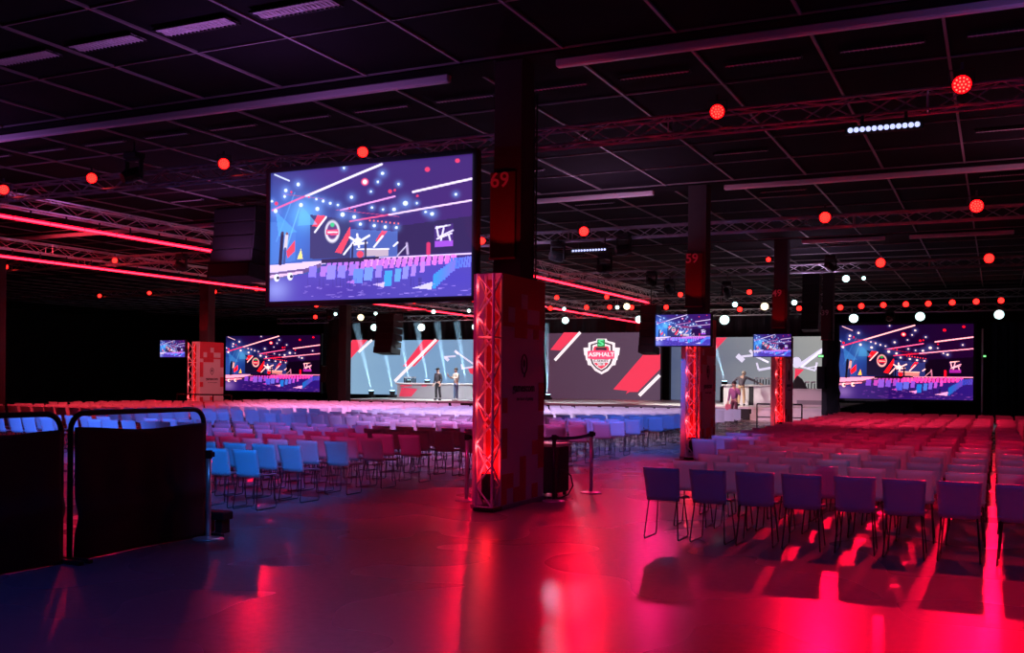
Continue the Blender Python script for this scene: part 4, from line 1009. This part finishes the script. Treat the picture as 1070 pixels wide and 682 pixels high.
# ------------------------------------------------------------------ light in the hall
BL = (.05, .16, 1); LI = (.62, .42, 1); MG = (1, .06, .3); WH_ = (.95, .85, 1)
def wash(loc, tgt, e, c, ang=40, s=.15, bl=.8): return spot('wash_light', loc, tgt, e, c, ang, bl, s)
wash((-5.5, 3, 5.9), (-9.1, 11, .7), 3400, (.01, .2, 1), 15)
wash((-16, 6, 5.9), (-18.5, 17, .7), 8500, BL, 30)
wash((-9, 6, 5.9), (-13.5, 17.2, .7), 3200, BL, 22)
wash((-3, 9, 5.9), (-4.6, 17.8, .7), 1800, BL, 12)
wash((-6.5, 15.5, 5.9), (-8.0, 24, .7), 3600, BL, 26)
wash((-1, 1, 5.8), (-1.8, 11.5, .6), 230, (.0, .09, 1), 46)
wash((-2.6, 3, 5.9), (-2.8, 14.9, 0), 200, (.42, .42, 1), 13, .03, .15)
wash((-.8, 3, 5.9), (-.7, 14.9, 0), 200, (.42, .42, 1), 13, .03, .15)
wash((-13, 21.6, 5.3), (-15, 27, .2), 5500, LI, 56)
wash((-9.5, 15.5, 5.3), (-12.5, 21.5, .2), 2200, (.75, .35, 1), 40)
wash((-19, 22.5, 5.4), (-21, 30, .3), 5000, (1, .3, .7), 60)
wash((-12, 20, 5.9), (-11, 32, .7), 6500, (.8, .55, 1), 40)
wash((-1, 10, 5.9), (-1.6, 19, 0), 420, (1, 0, .02), 40)
wash((-3, 20, 5.9), (-2.5, 27, .7), 1500, (1, .02, .08), 50)
wash((-7.5, 1, 5.9), (-6.0, 5.2, 0), 330, (.03, .1, 1), 46)
wash((-5.5, 6, 5.0), (-7.4, 8.8, .5), 160, (.05, .25, 1), 16)
wash((-9, 8, 5.9), (-11.5, 17, 0), 800, (1, .01, .2), 44)
wash((-6, 8, 5.9), (-5.5, 13, 0), 300, (.9, .005, .2), 50)
wash((-9, 15.3, 5.3), (-9.6, 20, .5), 900, (.8, .1, .6), 44)
wash((-25, 18, 5.9), (-27, 29, .5), 3500, (1, .04, .07), 70)
wash((-9.5, 30, 5.8), (-7.5, 18, 0), 800, (1, .01, .16), 34)
wash((-24, 28, 5.9), (-29.2, 33.3, 1.8), 900, (1, .25, .3), 32)
# stage light
wash((-14, 46, 5.8), (-13, 48.5, .8), 2500, (1, .9, .85), 70)
wash((-26, 45.6, 5.8), (-28, 48.5, .8), 3000, (.85, .92, 1), 80)
wash((-20, 45.6, 5.8), (-20, 48.5, .8), 1800, (.85, .92, 1), 80)
wash((-11, 40, 5.0), (-9.5, 45.5, .3), 1500, (1, .45, .5), 50)
wash((-22, 50, 5.7), (-15, 26, 0), 1300, (.8, .7, 1), 40, .3)
# unseen area lamps added to tint the ceiling fittings purple
for x, y, e, c in ((-18, 11.5, 40, (.6, .2, 1)), (-9, 11, 26, (.6, .2, .9)), (1, 12, 10, (.3, .2, 1)), (-17, 19.5, 30, (.8, .25, .9)), (-8, 21.5, 40, (.8, .4, .8)), (1, 21, 22, (1, .3, .6)), (-6, 36, 60, (.8, .5, .9)), (-22, 40, 50, (.7, .5, 1))):
    l = bpy.data.lights.new('added_uplight', 'AREA'); l.shape = 'RECTANGLE'; l.size = 1.2; l.size_y = .4; l.energy = e; l.color = c
    o = bpy.data.objects.new('added_uplight', l); COL.objects.link(o); o.location = (x, y, 4.6); o.rotation_euler = (math.pi, 0, 0); o.visible_camera = False
# hazy beams rising from the floor lamps, lit by a narrow spot in each lamp
hm_ = bpy.data.materials.new('thin_haze'); hm_.use_nodes = True; nt = hm_.node_tree; nt.nodes.remove(nt.nodes['Principled BSDF'])
v = nt.nodes.new('ShaderNodeVolumeScatter'); v.inputs['Density'].default_value = .12; v.inputs['Anisotropy'].default_value = 0
nt.links.new(v.outputs[0], nt.nodes['Material Output'].inputs['Volume'])
for a_, b_, rt in beamE:
    d = (b_-a_); d.normalize(); ln = min(d.dot(b_-a_)*1.15, (4.95-a_.z)/d.z); q = a_-rt.location
    MB().tube([q, q+d*ln], [.06, .06+ln*.05], 14).build('hazy_beam', hm_, rt)
    spot('stage_beam', a_-d*.02, b_, 17000, (.4, .72, 1), 7, .3, .03)
w = bpy.data.worlds.new('dark_hall'); C.world = w; w.use_nodes = True; w.node_tree.nodes['Background'].inputs[0].default_value = (.01, .004, .012, 1); w.node_tree.nodes['Background'].inputs[1].default_value = 1
